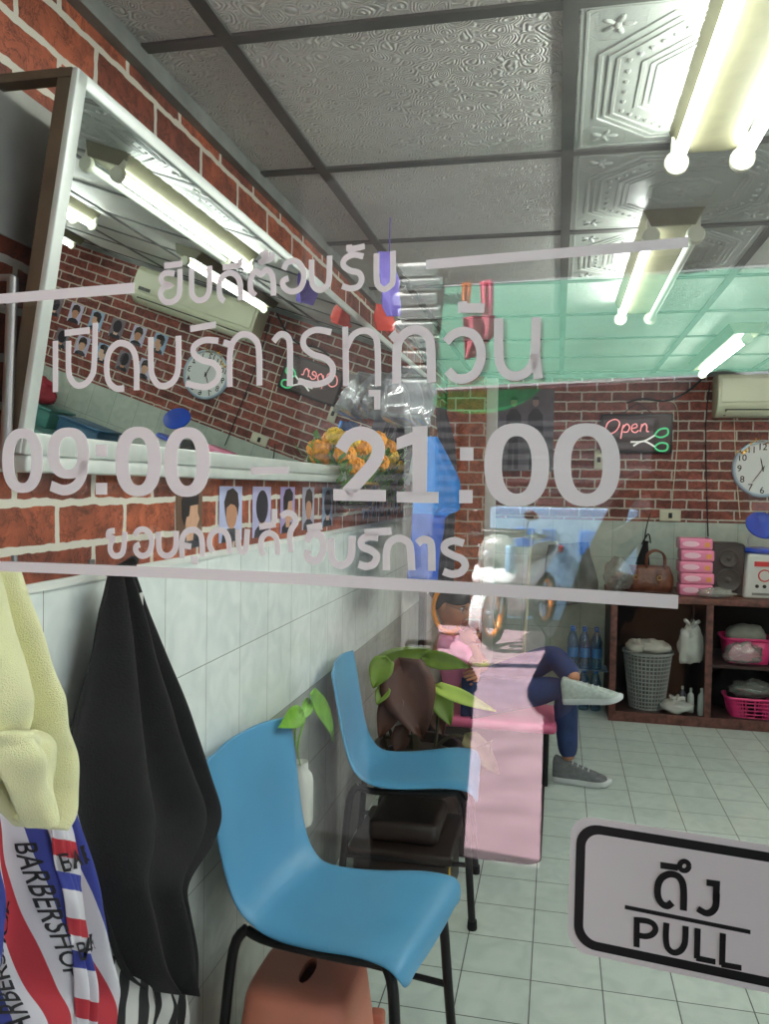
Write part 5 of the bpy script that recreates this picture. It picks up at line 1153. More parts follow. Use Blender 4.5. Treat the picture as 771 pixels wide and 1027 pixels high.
def face_parts(par, c, M, s):
    for sy in (-1, 1):
        b = MB(); b.ball(c + M @ Vector((.077*s, sy*.031*s, .012*s)), .0115*s, 12, 8); e = b.build('eye', m_eye, par)
        b = MB(); b.ball(c + M @ Vector((.0855*s, sy*.031*s, .011*s)), .0048*s, 8, 6); b.build('iris', m_iris, e)
        b = MB(); b.tube(spline([c + M @ (Vector((.090-.010*abs(q), sy*(.031+.018*q), .034-.004*q*q))*s) for q in (-1, 0, 1)], 4), .0032*s, 6); b.build('eyebrow', m_hair, par)
    b = MB(); b.ball(c + M @ Vector((.098*s, 0, -.052*s)), (.006*s, .021*s, .007*s), 12, 8, M=M); b.build('mouth', m_lip, par)
def hair_cap(par, c, M, s, bun=False, long=False):
    nu, nv = 36, 20; b = MB(); rows = []
    for i in range(nv+1):
        row = []
        for j in range(nu):
            ph = 2*pi*j/nu; lim = 1.12 + .95*max(0, -cos(ph))**.7*1.0 + .28*abs(sin(ph)); th = lim*i/nv*1.0
            d = Vector((sin(th)*cos(ph), sin(th)*sin(ph), cos(th))); k = 1.10+.02*sin(ph*17)*(i/nv)
            p = Vector((d.x*.096*k-.004, d.y*.078*k, d.z*.118*k)); row.append(c + M @ (p*s))
        rows.append(row)
    b.grid(rows, closed=True)
    if bun: b.ball(c + M @ Vector((-.115*s, 0, .03*s)), .042*s, 14, 10)
    b.build('hair', m_hair, par, solid=.006)
def shoe(par, heel, toe, up, ln, m_up, m_sole, name='shoe'):
    h = Vector(heel); f = (Vector(toe)-h).normalized(); u = Vector(up); u = (u-f*u.dot(f)).normalized(); s = f.cross(u)
    out = [(-.03, .026), (-.035+0, .030), (0, .036), (.07, .036), (.13, .043), (.18, .046), (.215, .040), (.238, .024), (.246, .004)]
    k = ln/.28
    def ringpts(q, hw, z): pass
    left = spline([Vector((x, y, 0)) for x, y in [(-.036, .004), (-.028, .028), (.03, .035), (.10, .036), (.17, .046), (.215, .040), (.240, .016), (.246, 0)]], 4)
    outl = [Vector((p.x, p.y, 0)) for p in left] + [Vector((p.x, -p.y, 0)) for p in reversed(left[:-1])]
    T = lambda x, y, z: h + (f*x + s*y + u*z)*k
    b = MB(); b.grid([[T(p.x*sc, p.y*sc*1.04, z + (.012*max(0, (p.x-.17)/.07)**2 if z < .05 else 0)) for p in outl] for z, sc in ((0, .97), (.004, 1.02), (.022, 1.03), (.028, 1.0))], closed=True)
    nn = len(outl); b.f.append(tuple(range(nn-1, -1, -1))); b.f.append(tuple(len(b.v)-nn+i for i in range(nn))); b.build('sole', m_sole, par, ang=50)
    b = MB(); rows = []
    for q in range(9):
        t = q/8; row = []
        for p in outl:
            top = .030 + .088*(1-min(1, max(0, (p.x+.03)/.26)))**.8 + .012
            x = p.x*(1-.04*t) if p.x > .08 else p.x; shrink = 1-.62*t**2.2
            xx = p.x + (0.02-p.x)*(.0 if t < .7 else (t-.7)*.9)
            row.append(T(xx, p.y*shrink, .026 + (top-.026)*min(1, t*1.1)))
        rows.append(row)
    b.grid(rows, closed=True); b.f.append(tuple(len(b.v)-nn+i for i in range(nn))); b.build('upper', m_up, par, ang=180)
    b = MB()
    for q in range(4): x = .06+.026*q; z = .106-.40*(x-.04)*.80; b.tube(spline([T(x, -.020, z-.006), T(x+.004, 0, z+.006), T(x, .020, z-.006)], 3), .0032, 6)
    b.build('laces', m_sole, par)
# seated person in a pink shirt, legs crossed, leaning on a hand
PY = 4.0
pel = Vector((-.40, PY+.03, .40)); 
P_ = lambda u, v, y: onY(u, v, y)
nodes = {'pel': (pel, (.115, .105)), 'waist': (Vector((-.485, PY+.03, .50)), (.11, .095)), 'chest': (Vector((-.525, PY+.01, .605)), (.135, .10)), 'nb': (Vector((-.515, PY-.01, .705)), (.06, .055)), 'neck': (Vector((-.497, PY-.015, .755)), (.048, .048)), 'hd': (Vector((-.492, PY-.02, .80)), (.045, .045))}
edges = [('pel', 'waist'), ('waist', 'chest'), ('chest', 'nb'), ('nb', 'neck'), ('neck', 'hd')]
kn_n, an_n = P_(566, 690, 3.95), P_(570, 764, 3.95)
kn_f, an_f = P_(556, 657, 4.02), P_(578, 684, 3.88)
def limb(pre, pts, start):
    last = start
    for i, (p, r) in enumerate(pts): nodes[pre+str(i)] = (Vector(p), r); edges.append((last, pre+str(i))); last = pre+str(i)
hip_n = pel+Vector((.06, -.09, -.015)); hip_f = pel+Vector((.06, .09, -.005))
limb('ln', [(hip_n, .085), (hip_n.lerp(kn_n, .5), .072), (kn_n, .056), (kn_n.lerp(an_n, .4), .05), (an_n, .035)], 'pel')
limb('lf', [(hip_f, .085), (hip_f.lerp(kn_f, .5), .072), (kn_f, .056), (kn_f.lerp(an_f, .45), .05), (an_f, .035)], 'pel')
sh_n, el_n, wr_n = Vector((-.53, PY-.15, .655)), P_(482, 668, 3.80), P_(472, 645, 3.84)
sh_f, el_f, wr_f = Vector((-.51, PY+.17, .65)), Vector((-.35, PY+.15, .50)), Vector((-.37, PY-.06, .525))
limb('an', [(sh_n, .05), (sh_n.lerp(el_n, .5), .042), (el_n, .034), (el_n.lerp(wr_n, .5), .031), (wr_n, .023)], 'chest')
limb('af', [(sh_f, .05), (sh_f.lerp(el_f, .5), .042), (el_f, .034), (el_f.lerp(wr_f, .5), .031), (wr_f, .023)], 'chest')
per = thing('person', (pel.x, pel.y, .0), 'person in pink shirt, jeans and trainers sitting cross-legged with hand to chin', 'person')
bd = skin_mesh(nodes, edges, 'pel')
hc = P_(453, 607, PY-.02); HM = frame((.86, -.36, -.30), (.25, -.05, .95))
head_mesh(bd, hc, HM, .92)
hand_mesh(bd, wr_n, (hc+Vector((.05, -.03, -.09))-wr_n), (-.3, .8, .2), .9, .55)
hand_mesh(bd, wr_f, Vector((-.1, -.9, .05)), (-.8, 0, -.3), .9, .5, True)
body = bd.build('body', m_skin, per, ang=180)
face_parts(per, hc, HM, .92); hair_cap(per, hc, HM, .92, True)
b = MB()
for sy in (-1, 1): b.tube([hc + HM @ (Vector((.094, sy*.031+.021*cos(k*pi/8), .012+.017*sin(k*pi/8)))*.92) for k in range(16)], .0018, 6, closed=True); b.tube([hc + HM @ (Vector((.094, sy*.052, .014))*.92), hc + HM @ (Vector((0, sy*.079, .012))*.92)], .0018, 6)
b.tube([hc + HM @ (Vector((.098, -.01, .014))*.92), hc + HM @ (Vector((.098, .01, .014))*.92)], .0018, 6); b.build('glasses', mat('glasses_steel', sr(120, 120, 130), .3, .8), per)
def grow(keys, k, add=0): return {n: (nodes[n][0], tuple(r*k+add for r in (nodes[n][1] if isinstance(nodes[n][1], tuple) else (nodes[n][1],)*2))) for n in keys}
ks = ['pel', 'waist', 'chest', 'nb', 'an0', 'an1', 'af0', 'af1']; g = grow(ks, 1.08, .006)
g['nb'] = (nodes['nb'][0]-Vector((0, 0, .02)), (.064, .062)); g['pel'] = (pel+Vector((-.02, 0, .01)), (.145, .125)); g['waist'] = (nodes['waist'][0], (.145, .12)); g['chest'] = (nodes['chest'][0], (.16, .12)); g['an1'] = (nodes['an1'][0], (.062, .062)); g['an2'] = (sh_n.lerp(el_n, .8), (.06, .06)); ks += ['an2']
skin_mesh(g, [e for e in edges if e[0] in ks and e[1] in ks], 'pel').build('shirt', m_pink, per, ang=180)
ks = ['pel'] + ['ln%d' % i for i in range(5)] + ['lf%d' % i for i in range(5)]; g = grow(ks, 1.08, .006)
g['pel'] = (pel+Vector((.01, 0, -.012)), (.118, .11)); g['ln4'] = (kn_n.lerp(an_n, .97), (.048, .048)); g['lf4'] = (kn_f.lerp(an_f, .97), (.048, .048))
skin_mesh(g, [e for e in edges if e[0] in ks and e[1] in ks], 'pel').build('jeans', m_jean, per, ang=180)
m_sg = mat('trainer_grey', sr(108, 110, 112), .8, var=.2, scale=60); m_sb = mat('trainer_sole', sr(206, 210, 212), .6, var=.05); m_sl = mat('trainer_light', sr(186, 196, 190), .8, var=.15, scale=60)
tn = P_(607, 783, 3.93); hn = Vector((an_n.x-.02, an_n.y, .0)); shoe(per, Vector((hn.x-.02, 3.955, .003)), Vector((hn.x+.3, 3.93, .003)), (0, 0, 1), .27, m_sg, m_sb)
hf = P_(572, 705, 3.87); tf = P_(625, 704, 3.84); shoe(per, hf, tf, (-.08, -.05, 1), .27, m_sl, m_sb)
b = MB(); b.tube([el_n.lerp(wr_n, .12)+((Vector((1, 0, 0))*cos(k*pi/6)+Vector((0, 1, 0))*sin(k*pi/6))*.036) for k in range(12)], .010, 8, closed=True); b.build('bracelet', mat('yellow_band', sr(214, 206, 90), .5), per)
b = MB(); b.tube(spline([P_(u, v, PY-.06) for u, v in ((449, 584), (440, 592), (435, 606), (436, 619), (442, 630), (452, 634), (460, 629))], 5), .012, 8); b.build('orange_band', mat('orange_band', sr(244, 150, 40), .5, var=.05), per)
# low pink seat
t = thing('low_seat', (-.25, PY, 0), 'low pink seat on dark legs under the person in jeans', 'seat')
b = MB(); b.box((-.66, 3.84, .255), (.02, 4.22, .305), bev=.022); b.build('seat_pad', mat('pink_vinyl', sr(226, 110, 150), .4, var=.05), t)
for x in (-.60, -.03):
    for y in (3.88, 4.18): b = MB(); b.tube([(x, y, 0), (x, y, .26)], .014, 10); b.build('leg', m_leg, t)
b = MB(); b.tube([(-.03, 3.88, .12), (-.03, 4.18, .12)], .009, 8); b.tube([(-.60, 3.88, .12), (-.60, 4.18, .12)], .009, 8); b.build('stretcher', m_leg, t)

# dark mat on the floor under the seat
b = MB(); pts = []
for cx, cy, a0 in ((-.09, 3.10, -90), (-.09, 5.0, 0), (-.66, 5.0, 90), (-.66, 3.10, 180)):
    for k in range(7): a = radians(a0+k*15); pts.append((cx+.06*cos(a), cy+.06*sin(a), .0))
b.prism(pts, (0, 0, .008)); tag(b.build('floor_mat', mat('dark_rubber', sr(44, 36, 36), .8, var=.2), None, smooth=False), 'dark rubber mat with rounded corners on the floor tiles under the pink seat', 'mat')
# dark crate under the second chair
t = thing('storage_crate', (-.47, 2.72, 0), 'dark brown crate with yellow stickers under the second blue chair', 'crate')
m_cr8 = mat('dark_brown_plastic', sr(48, 36, 32), .4, var=.2)
b = MB(); b.box((-.64, 2.555, 0), (-.32, 2.89, .19), bev=.02); b.build('crate_box', m_cr8, t)
b = MB(); b.box((-.655, 2.54, .19), (-.305, 2.905, .225), bev=.012); b.box((-.60, 2.59, .225), (-.36, 2.85, .30), bev=.025); b.build('lid', m_cr8, t)
b = MB(); b.box((-.3205, 2.57, .11), (-.3185, 2.615, .17)); b.build('sticker', mat('yellow_sticker', sr(224, 180, 50), .5), t, smooth=False)
b = MB(); b.box((-.3205, 2.59, .03), (-.3185, 2.63, .08)); b.build('sticker', mat('yellow_sticker', sr(224, 180, 50), .5), t, smooth=False)

# big leaved plant in a dark pot
m_pot = mat('dark_pot', sr(52, 38, 34), .35, var=.3, scale=8)
D_ = 3.18; pb = onY(418, 850, D_)
t = thing('potted_plant', (pb.x, pb.y, .008), 'large leaved plant in a dark bulging pot behind the second blue chair', 'plant')
b = MB(); b.lathe([(.12, 0), (.15, .03), (.165, .09), (.16, .14), (.13, .18), (.135, .20), (.155, .25), (.165, .30), (.17, .345), (.18, .35), (.18, .37), (.16, .37), (.15, .33)], (pb.x, pb.y, .009), 32); b.build('pot', m_pot, t)
b = MB(); b.lathe([(.152, 0), (.10, .02), (.001, .03)], (pb.x, pb.y, .335), 24, cap=False); b.build('soil', mat('soil', sr(50, 38, 30), .95), t)
m_g1 = mat('deep_leaf', sr(92, 58, 46), .35, var=.35, scale=9); m_g2 = mat('olive_leaf', sr(120, 146, 50), .35, var=.25, scale=9); m_g3 = mat('lime_leaf', sr(186, 206, 96), .4, var=.15, scale=9); m_g4 = mat('dry_leaf', sr(124, 116, 76), .6, var=.25, scale=12)
L_ = lambda u, v, dy=0: onY(u, v, D_+dy)
Uf = Vector((.1, -.9, .4))
for (a, c, w, m, dy) in (((402, 668), (424, 742), .115, m_g1, -.06), ((378, 672), (430, 650), .06, m_g2, .04), ((386, 662), (374, 690), .05, m_g2, -.1), ((386, 690), (378, 706), .03, m_g2, -.1), ((440, 690), (496, 712), .030, m_g3, -.04), ((438, 692), (452, 728), .05, m_g2, 0), ((470, 740), (500, 776), .045, m_g4, -.08), ((472, 772), (492, 744), .05, m_g4, -.06), ((396, 700), (380, 740), .05, m_g1, -.08), ((404, 730), (398, 760), .04, m_g1, 0), ((436, 715), (444, 738), .04, m_g1, .05), ((428, 660), (470, 668), .04, m_g2, .08)):
    b = MB(); leaf(b, L_(*a, dy), L_(*c, dy-.05), w, Uf, .12); b.build('leaf', m, t, solid=.002)
b = MB()
for pts in ([(416, 800), (416, 760), (412, 730), (404, 668)], [(418, 800), (400, 760), (388, 720), (380, 674)], [(420, 800), (430, 760), (452, 738), (472, 742)], [(414, 800), (398, 770), (386, 742), (388, 690)], [(422, 800), (436, 750), (440, 700)], [(418, 790), (396, 744), (384, 736), (380, 700)]): b.tube(spline([L_(u, v) for u, v in pts], 5), .007, 6)
b.tube(spline([L_(417, 800), L_(417, 765), L_(414, 735)], 4), .026, 8); b.build('stem', mat('stem_brown', sr(64, 56, 36), .7, var=.3), t)
# ------------------------------------------------------------------ outside things, seen in the glass
# the person taking the picture
c0 = Vector((0, 0, 0)) - GN*.36 + GT*.06
def BP(s, bk, z):
    z2 = z-.09*min(1, max(0, (z-.05)/.8)); q = c0 + GT*s + GN*bk; return Vector((q.x, q.y, z2))
nodes = {'pel': (BP(0, 0, .90), (.155, .115)), 'waist': (BP(0, 0, 1.05), (.135, .105)), 'chest': (BP(0, 0, 1.22), (.155, .115)), 'nb': (BP(0, 0, 1.375), (.07, .065)), 'neck': (BP(0, .01, 1.44), (.055, .055)), 'hd': (BP(0, .015, 1.50), (.05, .05))}
edges = [('pel', 'waist'), ('waist', 'chest'), ('chest', 'nb'), ('nb', 'neck'), ('neck', 'hd')]
for pre, sg in (('l', -1), ('r', 1)):
    limb('leg'+pre, [(BP(sg*.095, 0, .82), .095), (BP(sg*.11, .01, .62), .08), (BP(sg*.115, .02, .44), .06), (BP(sg*.118, 0, .25), .055), (BP(sg*.12, -.02, .075), .038)], 'pel')
    limb('arm'+pre, [(BP(sg*.165, .0, 1.315), .056), (BP(sg*.215, .04, 1.22), .048), (BP(sg*.27, .11, 1.13), .042), (BP(sg*.17-.03, .21, 1.29), .034), (BP(sg*.10-.06, .285, 1.425), .027)], 'chest')
pho = thing('person', BP(0, 0, -.005), 'person outside in dark clothes holding up a phone, seen only as a dark reflection', 'person')
bd = skin_mesh(nodes, edges, 'pel'); hc = BP(0, .03, 1.575); HM = frame(GN - Vector((0, 0, .15)), (0, 0, 1)); head_mesh(bd, hc, HM, 1.0)
for sg, lf in ((-1, True), (1, False)): hand_mesh(bd, BP(sg*.10-.06, .285, 1.425), GT*(-sg*.3)+GN*.25+Vector((0, 0, .8)), GT*-sg, .95, .7, lf)
bd.build('body', m_skin, pho, ang=180); face_parts(pho, hc, HM, 1.0); hair_cap(pho, hc, HM, 1.0)
m_dsh = mat('charcoal_shirt', sr(40, 40, 46), .85, var=.15); m_dtr = mat('dark_trousers', sr(34, 34, 40), .85, var=.15)
ks = ['pel', 'waist', 'chest', 'nb', 'arml0', 'arml1', 'armr0', 'armr1']; g = grow(ks, 1.06, .008); g['nb'] = (BP(0, 0, 1.36), (.078, .075)); g['arml2'] = (BP(-.258, .10, 1.15), (.052, .052)); g['armr2'] = (BP(.258, .10, 1.15), (.052, .052)); ks += ['arml2', 'armr2']
skin_mesh(g, [e for e in edges if e[0] in ks and e[1] in ks], 'pel').build('shirt', m_dsh, pho, ang=180)
ks = ['pel'] + ['leg%s%d' % (p, i) for p in 'lr' for i in range(5)]; g = grow(ks, 1.1, .010); g['pel'] = (BP(0, 0, .89), (.165, .125))
skin_mesh(g, [e for e in edges if e[0] in ks and e[1] in ks], 'pel').build('trousers', m_dtr, pho, ang=180)
for sg in (-1, 1): shoe(pho, BP(sg*.12, -.04, 0), BP(sg*.14, .3, 0), (0, 0, 1), .27, m_black, m_dtr)
tb = thing('silhouette_bag', BP(-.25, .02, .6), 'added dark bag at the hip of the reflected person, widens the dark silhouette', 'bag')  # bag added to block the pavement reflection beside the body
b = MB(); rows = []
for z, w_, d_ in ((.50, .07, .03), (.52, .115, .05), (.70, .13, .06), (.95, .13, .05), (1.24, .13, .03)): rows.append([BP(-.150+w_*math.copysign(abs(cos(a))**.5, cos(a)), .04+d_*sin(a), z) for a in [2*pi*k/28 for k in range(28)]])
b.grid(rows, closed=True); b.f.append(tuple(range(27, -1, -1))); b.build('bag_body', m_dtr, tb, ang=60)
b = MB(); b.tube(spline([BP(-.28, .03, 1.12), BP(-.20, .0, 1.32), BP(-.13, -.02, 1.42), BP(-.12, -.10, 1.36), BP(-.17, -.08, 1.12)], 5), .014, 6); b.build('strap', m_dtr, tb)
t = thing('phone', Vector((0, 0, EYE-.05)) - GN*.05, 'black phone held up by the person reflected in the glass', 'phone')
b = MB(); b.obox(Vector((0, 0, EYE-.015)) - GN*.055, GT, GN, (0, 0, 1), (.0385, .004, .08), .003); b.build('phone_body', m_blk, t)
# dark bin shape added outside to block the bright pavement reflection behind the rear chair
qb = onZ(417, 902, -.005)
t = thing('reflection_blocker', refl((qb.x, qb.y, -.005)), 'added dark bin shape outside, blocks the pavement reflection over the second blue chair', 'bin')
m_blocker = mat('blocker_dark', sr(22, 20, 20), .7, var=.2)
b = MB(); b.lathe([(.15, 0), (.155, .02), (.185, .70), (.185, .74)], (qb.x, qb.y, -.004), 32); b.build('blocker_body', m_blocker, t, mirror=True)
b = MB(); b.lathe([(.195, .74), (.195, .775), (.17, .82), (.09, .85), (.03, .855)], (qb.x, qb.y, -.004), 32); b.build('lid', m_blocker, t, mirror=True)
b = MB(); b.tube([Vector((qb.x-.05, qb.y, .85)), Vector((qb.x-.045, qb.y, .885)), Vector((qb.x+.045, qb.y, .885)), Vector((qb.x+.05, qb.y, .85))], .010, 8); b.build('blocker_handle', m_blocker, t, mirror=True)
# drain grille in the pavement
gq = onZ(405, 640, -.01)
b = MB()
for k in range(12): b.box((gq.x-.42+k*.075, gq.y-.35, -.012), (gq.x-.42+k*.075+.045, gq.y+.35, .0))
for k in range(3): b.box((gq.x-.44, gq.y-.36+k*.34, -.012), (gq.x+.48, gq.y-.36+k*.34+.04, .001))
b2 = MB(); 
tag(b.build('drain_grille', mat('rusty_iron', sr(48, 44, 44), .7, .3), None, smooth=False, mirror=True), 'dark iron drain grille in the pavement reflected by the wall', 'grille')
# motorbike
fw = onZ(492, 648, -.015); LA = Vector((.36, .93, 0)).normalized(); SA = Vector((-LA.y, LA.x, 0))
Bk = lambda l, s, z: Vector((fw.x, fw.y, -.013)) + LA*l + SA*s + Vector((0, 0, z))
m_tyre = mat('tyre_black', sr(24, 24, 26), .8); m_rim = mat('orange_rim', sr(236, 140, 34), .35, var=.05); m_bw3 = mat('bike_white', sr(240, 241, 244), .2, var=.03, coat=.4); m_bg = mat('bike_grey', sr(136, 142, 138), .35, var=.1); m_cr = mat('chrome', sr(190, 190, 196), .12, 1.0); m_br = mat('bike_red', sr(190, 50, 60), .4)
t = thing('motorbike', refl(Bk(.6, 0, 0)), 'white motorbike with orange wheel rims reflected in the glass', 'motorbike')
def wheel(l, r):
    w = MB(); w.tube([Bk(l+cos(k*pi/16)*(r-.04), 0, r+sin(k*pi/16)*(r-.04)) for k in range(32)], .04, 10, closed=True); wh = w.build('wheel', m_tyre, t, mirror=True)
    w = MB(); w.tube([Bk(l+cos(k*pi/16)*(r-.085), 0, r+sin(k*pi/16)*(r-.085)) for k in range(32)], .026, 10, closed=True); w.build('rim', m_rim, wh, mirror=True)
    w = MB()
    for k in range(6): a = k*pi/3; w.tube([Bk(l+cos(a)*.03, 0, r+sin(a)*.03), Bk(l+cos(a+.15)*(r-.09), 0, r+sin(a+.15)*(r-.09))], .011, 6)
    w.lathe([(.045, -.04), (.045, .04)], Bk(l, 0, r), 14, axis=SA); w.build('hub', m_cr, wh, mirror=True)
wheel(0, .29); wheel(1.24, .29)
b = MB()
for s in (-.075, .075): b.tube([Bk(0, s, .29), Bk(.20, s, .86)], .02, 8)
b.build('fork', m_cr, t, mirror=True)
def loft(sections, n=20):
    b = MB(); b.grid([[Bk(l + tl*sin(a), w*cos(a), z + hh*sin(a)) for a in [2*pi*k/n for k in range(n)]] for l, z, w, hh, tl in sections], closed=True)
    b.f.append(tuple(range(n-1, -1, -1))); b.f.append(tuple(len(b.v)-n+k for k in range(n))); return b
b = MB(); rows = []
for i in range(11):
    a = radians(-15+i*16); rows.append([Bk(-cos(a)*.325*1, s, .29+sin(a)*.325 - abs(s)*.3) for s in (-.065, -.04, 0, .04, .065)])
b.grid(rows); b.build('front_fender', m_bw3, t, mirror=True, solid=.006)
b = loft([(-.02, .46, .06, .04, 0), (-.04, .54, .15, .07, 0), (.0, .62, .21, .08, 0), (.08, .70, .22, .05, 0), (.14, .76, .12, .03, 0)]); b.build('front_cowl', m_bw3, t, mirror=True)
b = loft([(.03, .66, .10, .03, 0), (.02, .72, .15, .05, 0), (.05, .84, .17, .08, 0), (.10, .95, .15, .05, 0), (.14, 1.0, .08, .02, 0)]); b.build('headlight_panel', m_bg, t, mirror=True)
b = MB(); b.ball(Bk(-.02, .05, .83), (.03, .04, .04), 16, 10, M=Matrix((LA, SA, Vector((0, 0, 1)))).transposed()); b.build('headlight', mat('headlight_lens', sr(210, 216, 220), .1, .2), t, mirror=True)
b = MB(); b.obox(Bk(.05, -.15, .80), LA, SA, (0, 0, 1), (.05, .03, .12), .015); b.build('side_stripe', mat('bike_pale_blue', sr(150, 190, 220), .3), t, mirror=True)
b = MB(); rows = [[Bk(.18+.08*q+.06*abs(s)/.26, s*(1-.30*q), .90-.60*q) for s in (-.27, -.18, -.09, 0, .09, .18, .27)] for q in (0, .25, .5, .75, 1)]; b.grid(rows); b.build('leg_shield', m_bw3, t, mirror=True, solid=.012)
b = MB(); b.obox(Bk(.22, 0, 1.02), LA, SA, (0, 0, 1), (.10, .20, .035), .03); b.build('handlebar_cover', m_blk, t, mirror=True)
b = loft([(.22, .62, .05, .06, 0), (.45, .50, .10, .10, 0), (.70, .55, .13, .14, 0), (.95, .66, .14, .12, 0), (1.25, .76, .11, .08, 0), (1.50, .84, .05, .04, 0)]); b.build('side_body', m_bw3, t, mirror=True)
b = loft([(.55, .74, .09, .03, 0), (.70, .75, .13, .045, 0), (1.0, .78, .13, .045, 0), (1.25, .84, .12, .045, 0), (1.40, .87, .06, .02, 0)]); b.build('seat', m_blk, t, mirror=True)
b = MB(); b.tube(spline([Bk(.30, -.36, 1.0), Bk(.24, -.2, 1.0), Bk(.21, 0, .97), Bk(.24, .2, 1.0), Bk(.30, .36, 1.0)], 5), .013, 8); hb = b.build('handlebar', m_cr, t, mirror=True)
for s in (-1, 1):
    b = MB(); b.tube([Bk(.27, s*.26, 1.0), Bk(.31, s*.38, 1.0)], .02, 8); b.build('grip', m_blk, hb, mirror=True)
    b = MB(); b.tube([Bk(.25, s*.20, 1.01), Bk(.20, s*.26, 1.16)], .007, 6); b.ball(Bk(.20, s*.27, 1.19), (.02, .065, .045), 12, 8, M=Matrix((LA, SA, Vector((0, 0, 1)))).transposed()); b.build('mirror', m_blk, t, mirror=True)
    b = MB(); b.tube([Bk(.20, s*.22, .98), Bk(.19, s*.40, .97)], .006, 6); b.build('brake_lever', m_cr, hb, mirror=True)
b = MB(); b.tube(spline([Bk(.5, .12, .25), Bk(.8, .15, .24), Bk(1.0, .16, .30), Bk(1.55, .17, .42)], 4), [.02]*9+[.045]*4, 10); b.build('exhaust', m_cr, t, mirror=True)
b = MB(); b.box((-.16, -.13, -.12), (.16, .13, .12), Matrix.Translation(Bk(.62, 0, .33)) @ Matrix((LA, SA, Vector((0, 0, 1)))).transposed().to_4x4(), .03); b.build('engine', m_bg, t, mirror=True)
b = MB(); b.tube([Bk(.70, -.10, .25), Bk(.74, -.24, .0)], .012, 8); b.tube([Bk(.62, -.14, .22), Bk(.62, -.24, .20)], .010, 6); b.build('stand', m_blk, t, mirror=True)
b = MB(); b.obox(Bk(1.54, 0, .80), LA, SA, (0, 0, 1), (.015, .08, .035), .008); b.build('tail_light', m_br, t, mirror=True)
# green tarpaulin awning over the pavement
def tarp(name, col, tr):
    m = bpy.data.materials.new(name); m.use_nodes = True; nt = m.node_tree; N = nt.nodes.new; L = nt.links.new; nt.nodes.remove(nt.nodes['Principled BSDF'])
    d = N('ShaderNodeBsdfDiffuse'); d.inputs[0].default_value = rgba(col); q = N('ShaderNodeBsdfTranslucent'); q.inputs[0].default_value = rgba(col); mx = N('ShaderNodeMixShader'); mx.inputs[0].default_value = tr
    tc = N('ShaderNodeTexCoord'); n = N('ShaderNodeTexNoise'); n.inputs['Scale'].default_value = 2.5; n.inputs['Detail'].default_value = 6; L(tc.outputs['Object'], n.inputs['Vector'])
    bp = N('ShaderNodeBump'); bp.inputs['Strength'].default_value = .5; bp.inputs['Distance'].default_value = .05; L(n.outputs['Fac'], bp.inputs['Height']); L(bp.outputs[0], d.inputs['Normal'])
    L(d.outputs[0], mx.inputs[1]); L(q.outputs[0], mx.inputs[2]); L(mx.outputs[0], nt.nodes['Material Output'].inputs[0]); return m
m_tarp = tarp('green_tarpaulin', sr(138, 206, 176), .6); m_tarp2 = tarp('bright_green_tarpaulin', sr(40, 170, 96), .6)
A0, A1, A2, A3 = onY(434, 392, 4.5), onY(830, 372, 4.35), onY(446, 288, 6.6), onY(860, 262, 6.2)
t = thing('tarpaulin_awning', refl((A0+A1)/2), 'green tarpaulin awning with a sagging hem reflected across the ceiling', 'awning')
b = MB(); b.grid([[A0.lerp(A1, i/40).lerp(A2.lerp(A3, i/40), j/24) + Vector((0, 0, -.10*sin(pi*j/24)*(.6+.4*sin(i*.35)) + .02*noise.noise(Vector((i*.3, j*.3, 0))))) for i in range(41)] for j in range(25)]); b.build('canopy', m_tarp, t, mirror=True)
b = MB(); H1 = onY(545, 388, 4.45)
b.grid([[A0.lerp(H1, i/20) + Vector((0, .03*sin(pi*j/6), -(.135*sin(pi*min(1, (i+2.5)/22))**.6)*j/6)) for i in range(21)] for j in range(7)]); b.build('hem', m_tarp2, t, mirror=True)
b = MB()
for a_ in (A0, A1): b.tube([(a_.x, a_.y, a_.z+.01), (a_.x+.02, a_.y, -.12 if a_ is A1 else a_.z-.02)], .018, 8)
b.tube([A0, A1], .015, 8); b.tube([A2, A3], .015, 8); b.build('frame_pole', m_alu, t, mirror=True)
def out_cloth(rows, y, m, name, label, cat):
    Lp = spline([onY(a[0], a[1], y) for a, c in rows], 5); Rp = spline([onY(c[0], c[1], y) for a, c in rows], 5); n = len(Lp); b = MB()
    b.grid([[Lp[i].lerp(Rp[i], u/12)+Vector((0, .02*sin(u*1.1+i*.1), 0)) for u in range(13)] for i in range(n)]); return tag(b.build(name, m, None, mirror=True, solid=.003), label, cat)
out_cloth([((481, 282), (494, 281)), ((482, 305), (494, 304)), ((484, 333), (492, 332))], 4.3, mat('rose_cloth', sr(240, 110, 140), .8), 'rose_towel', 'rose pink cloth strip hanging by the reflected green awning', 'cloth')
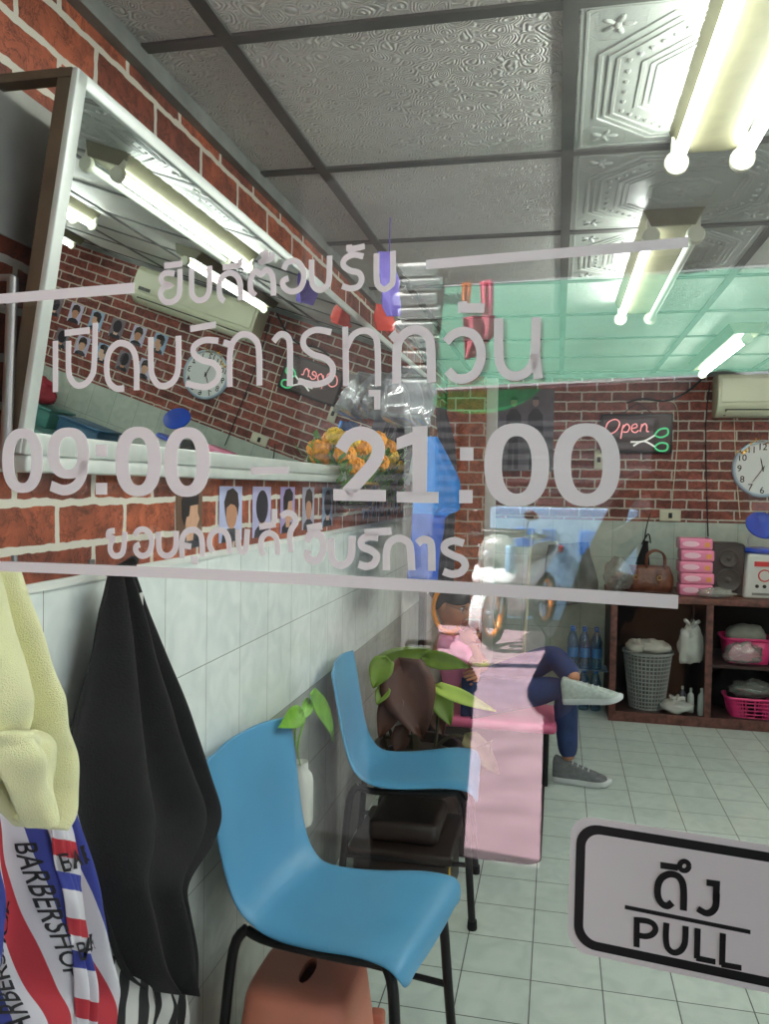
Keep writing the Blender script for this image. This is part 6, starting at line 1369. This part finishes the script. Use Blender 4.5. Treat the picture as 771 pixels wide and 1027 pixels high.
out_cloth([((463, 284), (472, 283)), ((463, 296), (471, 296)), ((464, 308), (470, 308))], 4.3, mat('orange_cloth', sr(240, 150, 80), .8), 'orange_rag', 'small orange cloth strip hanging by the reflected green awning', 'cloth')
out_cloth([((464, 318), (496, 316)), ((465, 340), (494, 336)), ((466, 362), (474, 358))], 4.25, mat('dusky_pink_cloth', sr(190, 96, 110), .8), 'dusky_pink_scarf', 'dusky pink triangular cloth hanging in front of the reflected green awning', 'cloth')
# ribbed white post top left of the awning
q0, q1 = onY(396, 392, 6.3), onY(440, 262, 6.3)
t = thing('ribbed_post', refl((q0.x+.15, 6.3, -.12)), 'white post clad in stacked ribbed sheets left of the green awning', 'post')
b = MB(); b.box((q0.x+.08, 6.32, -.12), (q1.x-.02, 6.42, q1.z)); b.build('post_core', mat('grey_post', sr(170, 168, 166), .7), t, smooth=False, mirror=True)
n = 9
for k in range(n): b = MB(); z = q0.z+(q1.z-q0.z)*k/n; b.obox(((q0.x+q1.x)/2+(.03 if k % 2 else -.01), 6.28, z+.05), (1, 0, 0), Vector((0, .9, .4)).normalized(), Vector((0, -.4, .9)).normalized(), ((q1.x-q0.x)/2, .07, .042), .014); b.build('ribbed_sheet', m_white_paint, t, mirror=True)
# pale blue stall with three blue windows
t0, t1 = onY(489, 640, 9.6), onY(640, 512, 9.6)
t = thing('blue_stall', refl(((t0.x+t1.x)/2, 9.6, -.12)), 'pale blue street stall with three bright blue windows reflected above the bike', 'stall')
b = MB(); b.box((t0.x, 9.6, -.12), (t1.x, 10.3, t1.z), bev=.01); b.build('stall_body', mat('pale_blue_paint', sr(150, 184, 216), .5, var=.08), t, mirror=True)
for (u0, v0, u1, v1) in ((517, 530, 536, 561), (543, 531, 557, 552), (581, 533, 598, 556)):
    a, c = onY(u0, v1, 9.58), onY(u1, v0, 9.58); b = MB(); b.box((a.x, 9.585, a.z), (c.x, 9.61, c.z), bev=.004); b.build('blue_window', mat('bright_blue_window', sr(20, 120, 220), .3), t, mirror=True)
b = MB(); lp = onY(533, 518, 9.5); b.ball(lp, (.09, .07, .055), 16, 10); b.build('lamp_cover', mat('lamp_white', sr(240, 240, 240), .3), t, mirror=True)
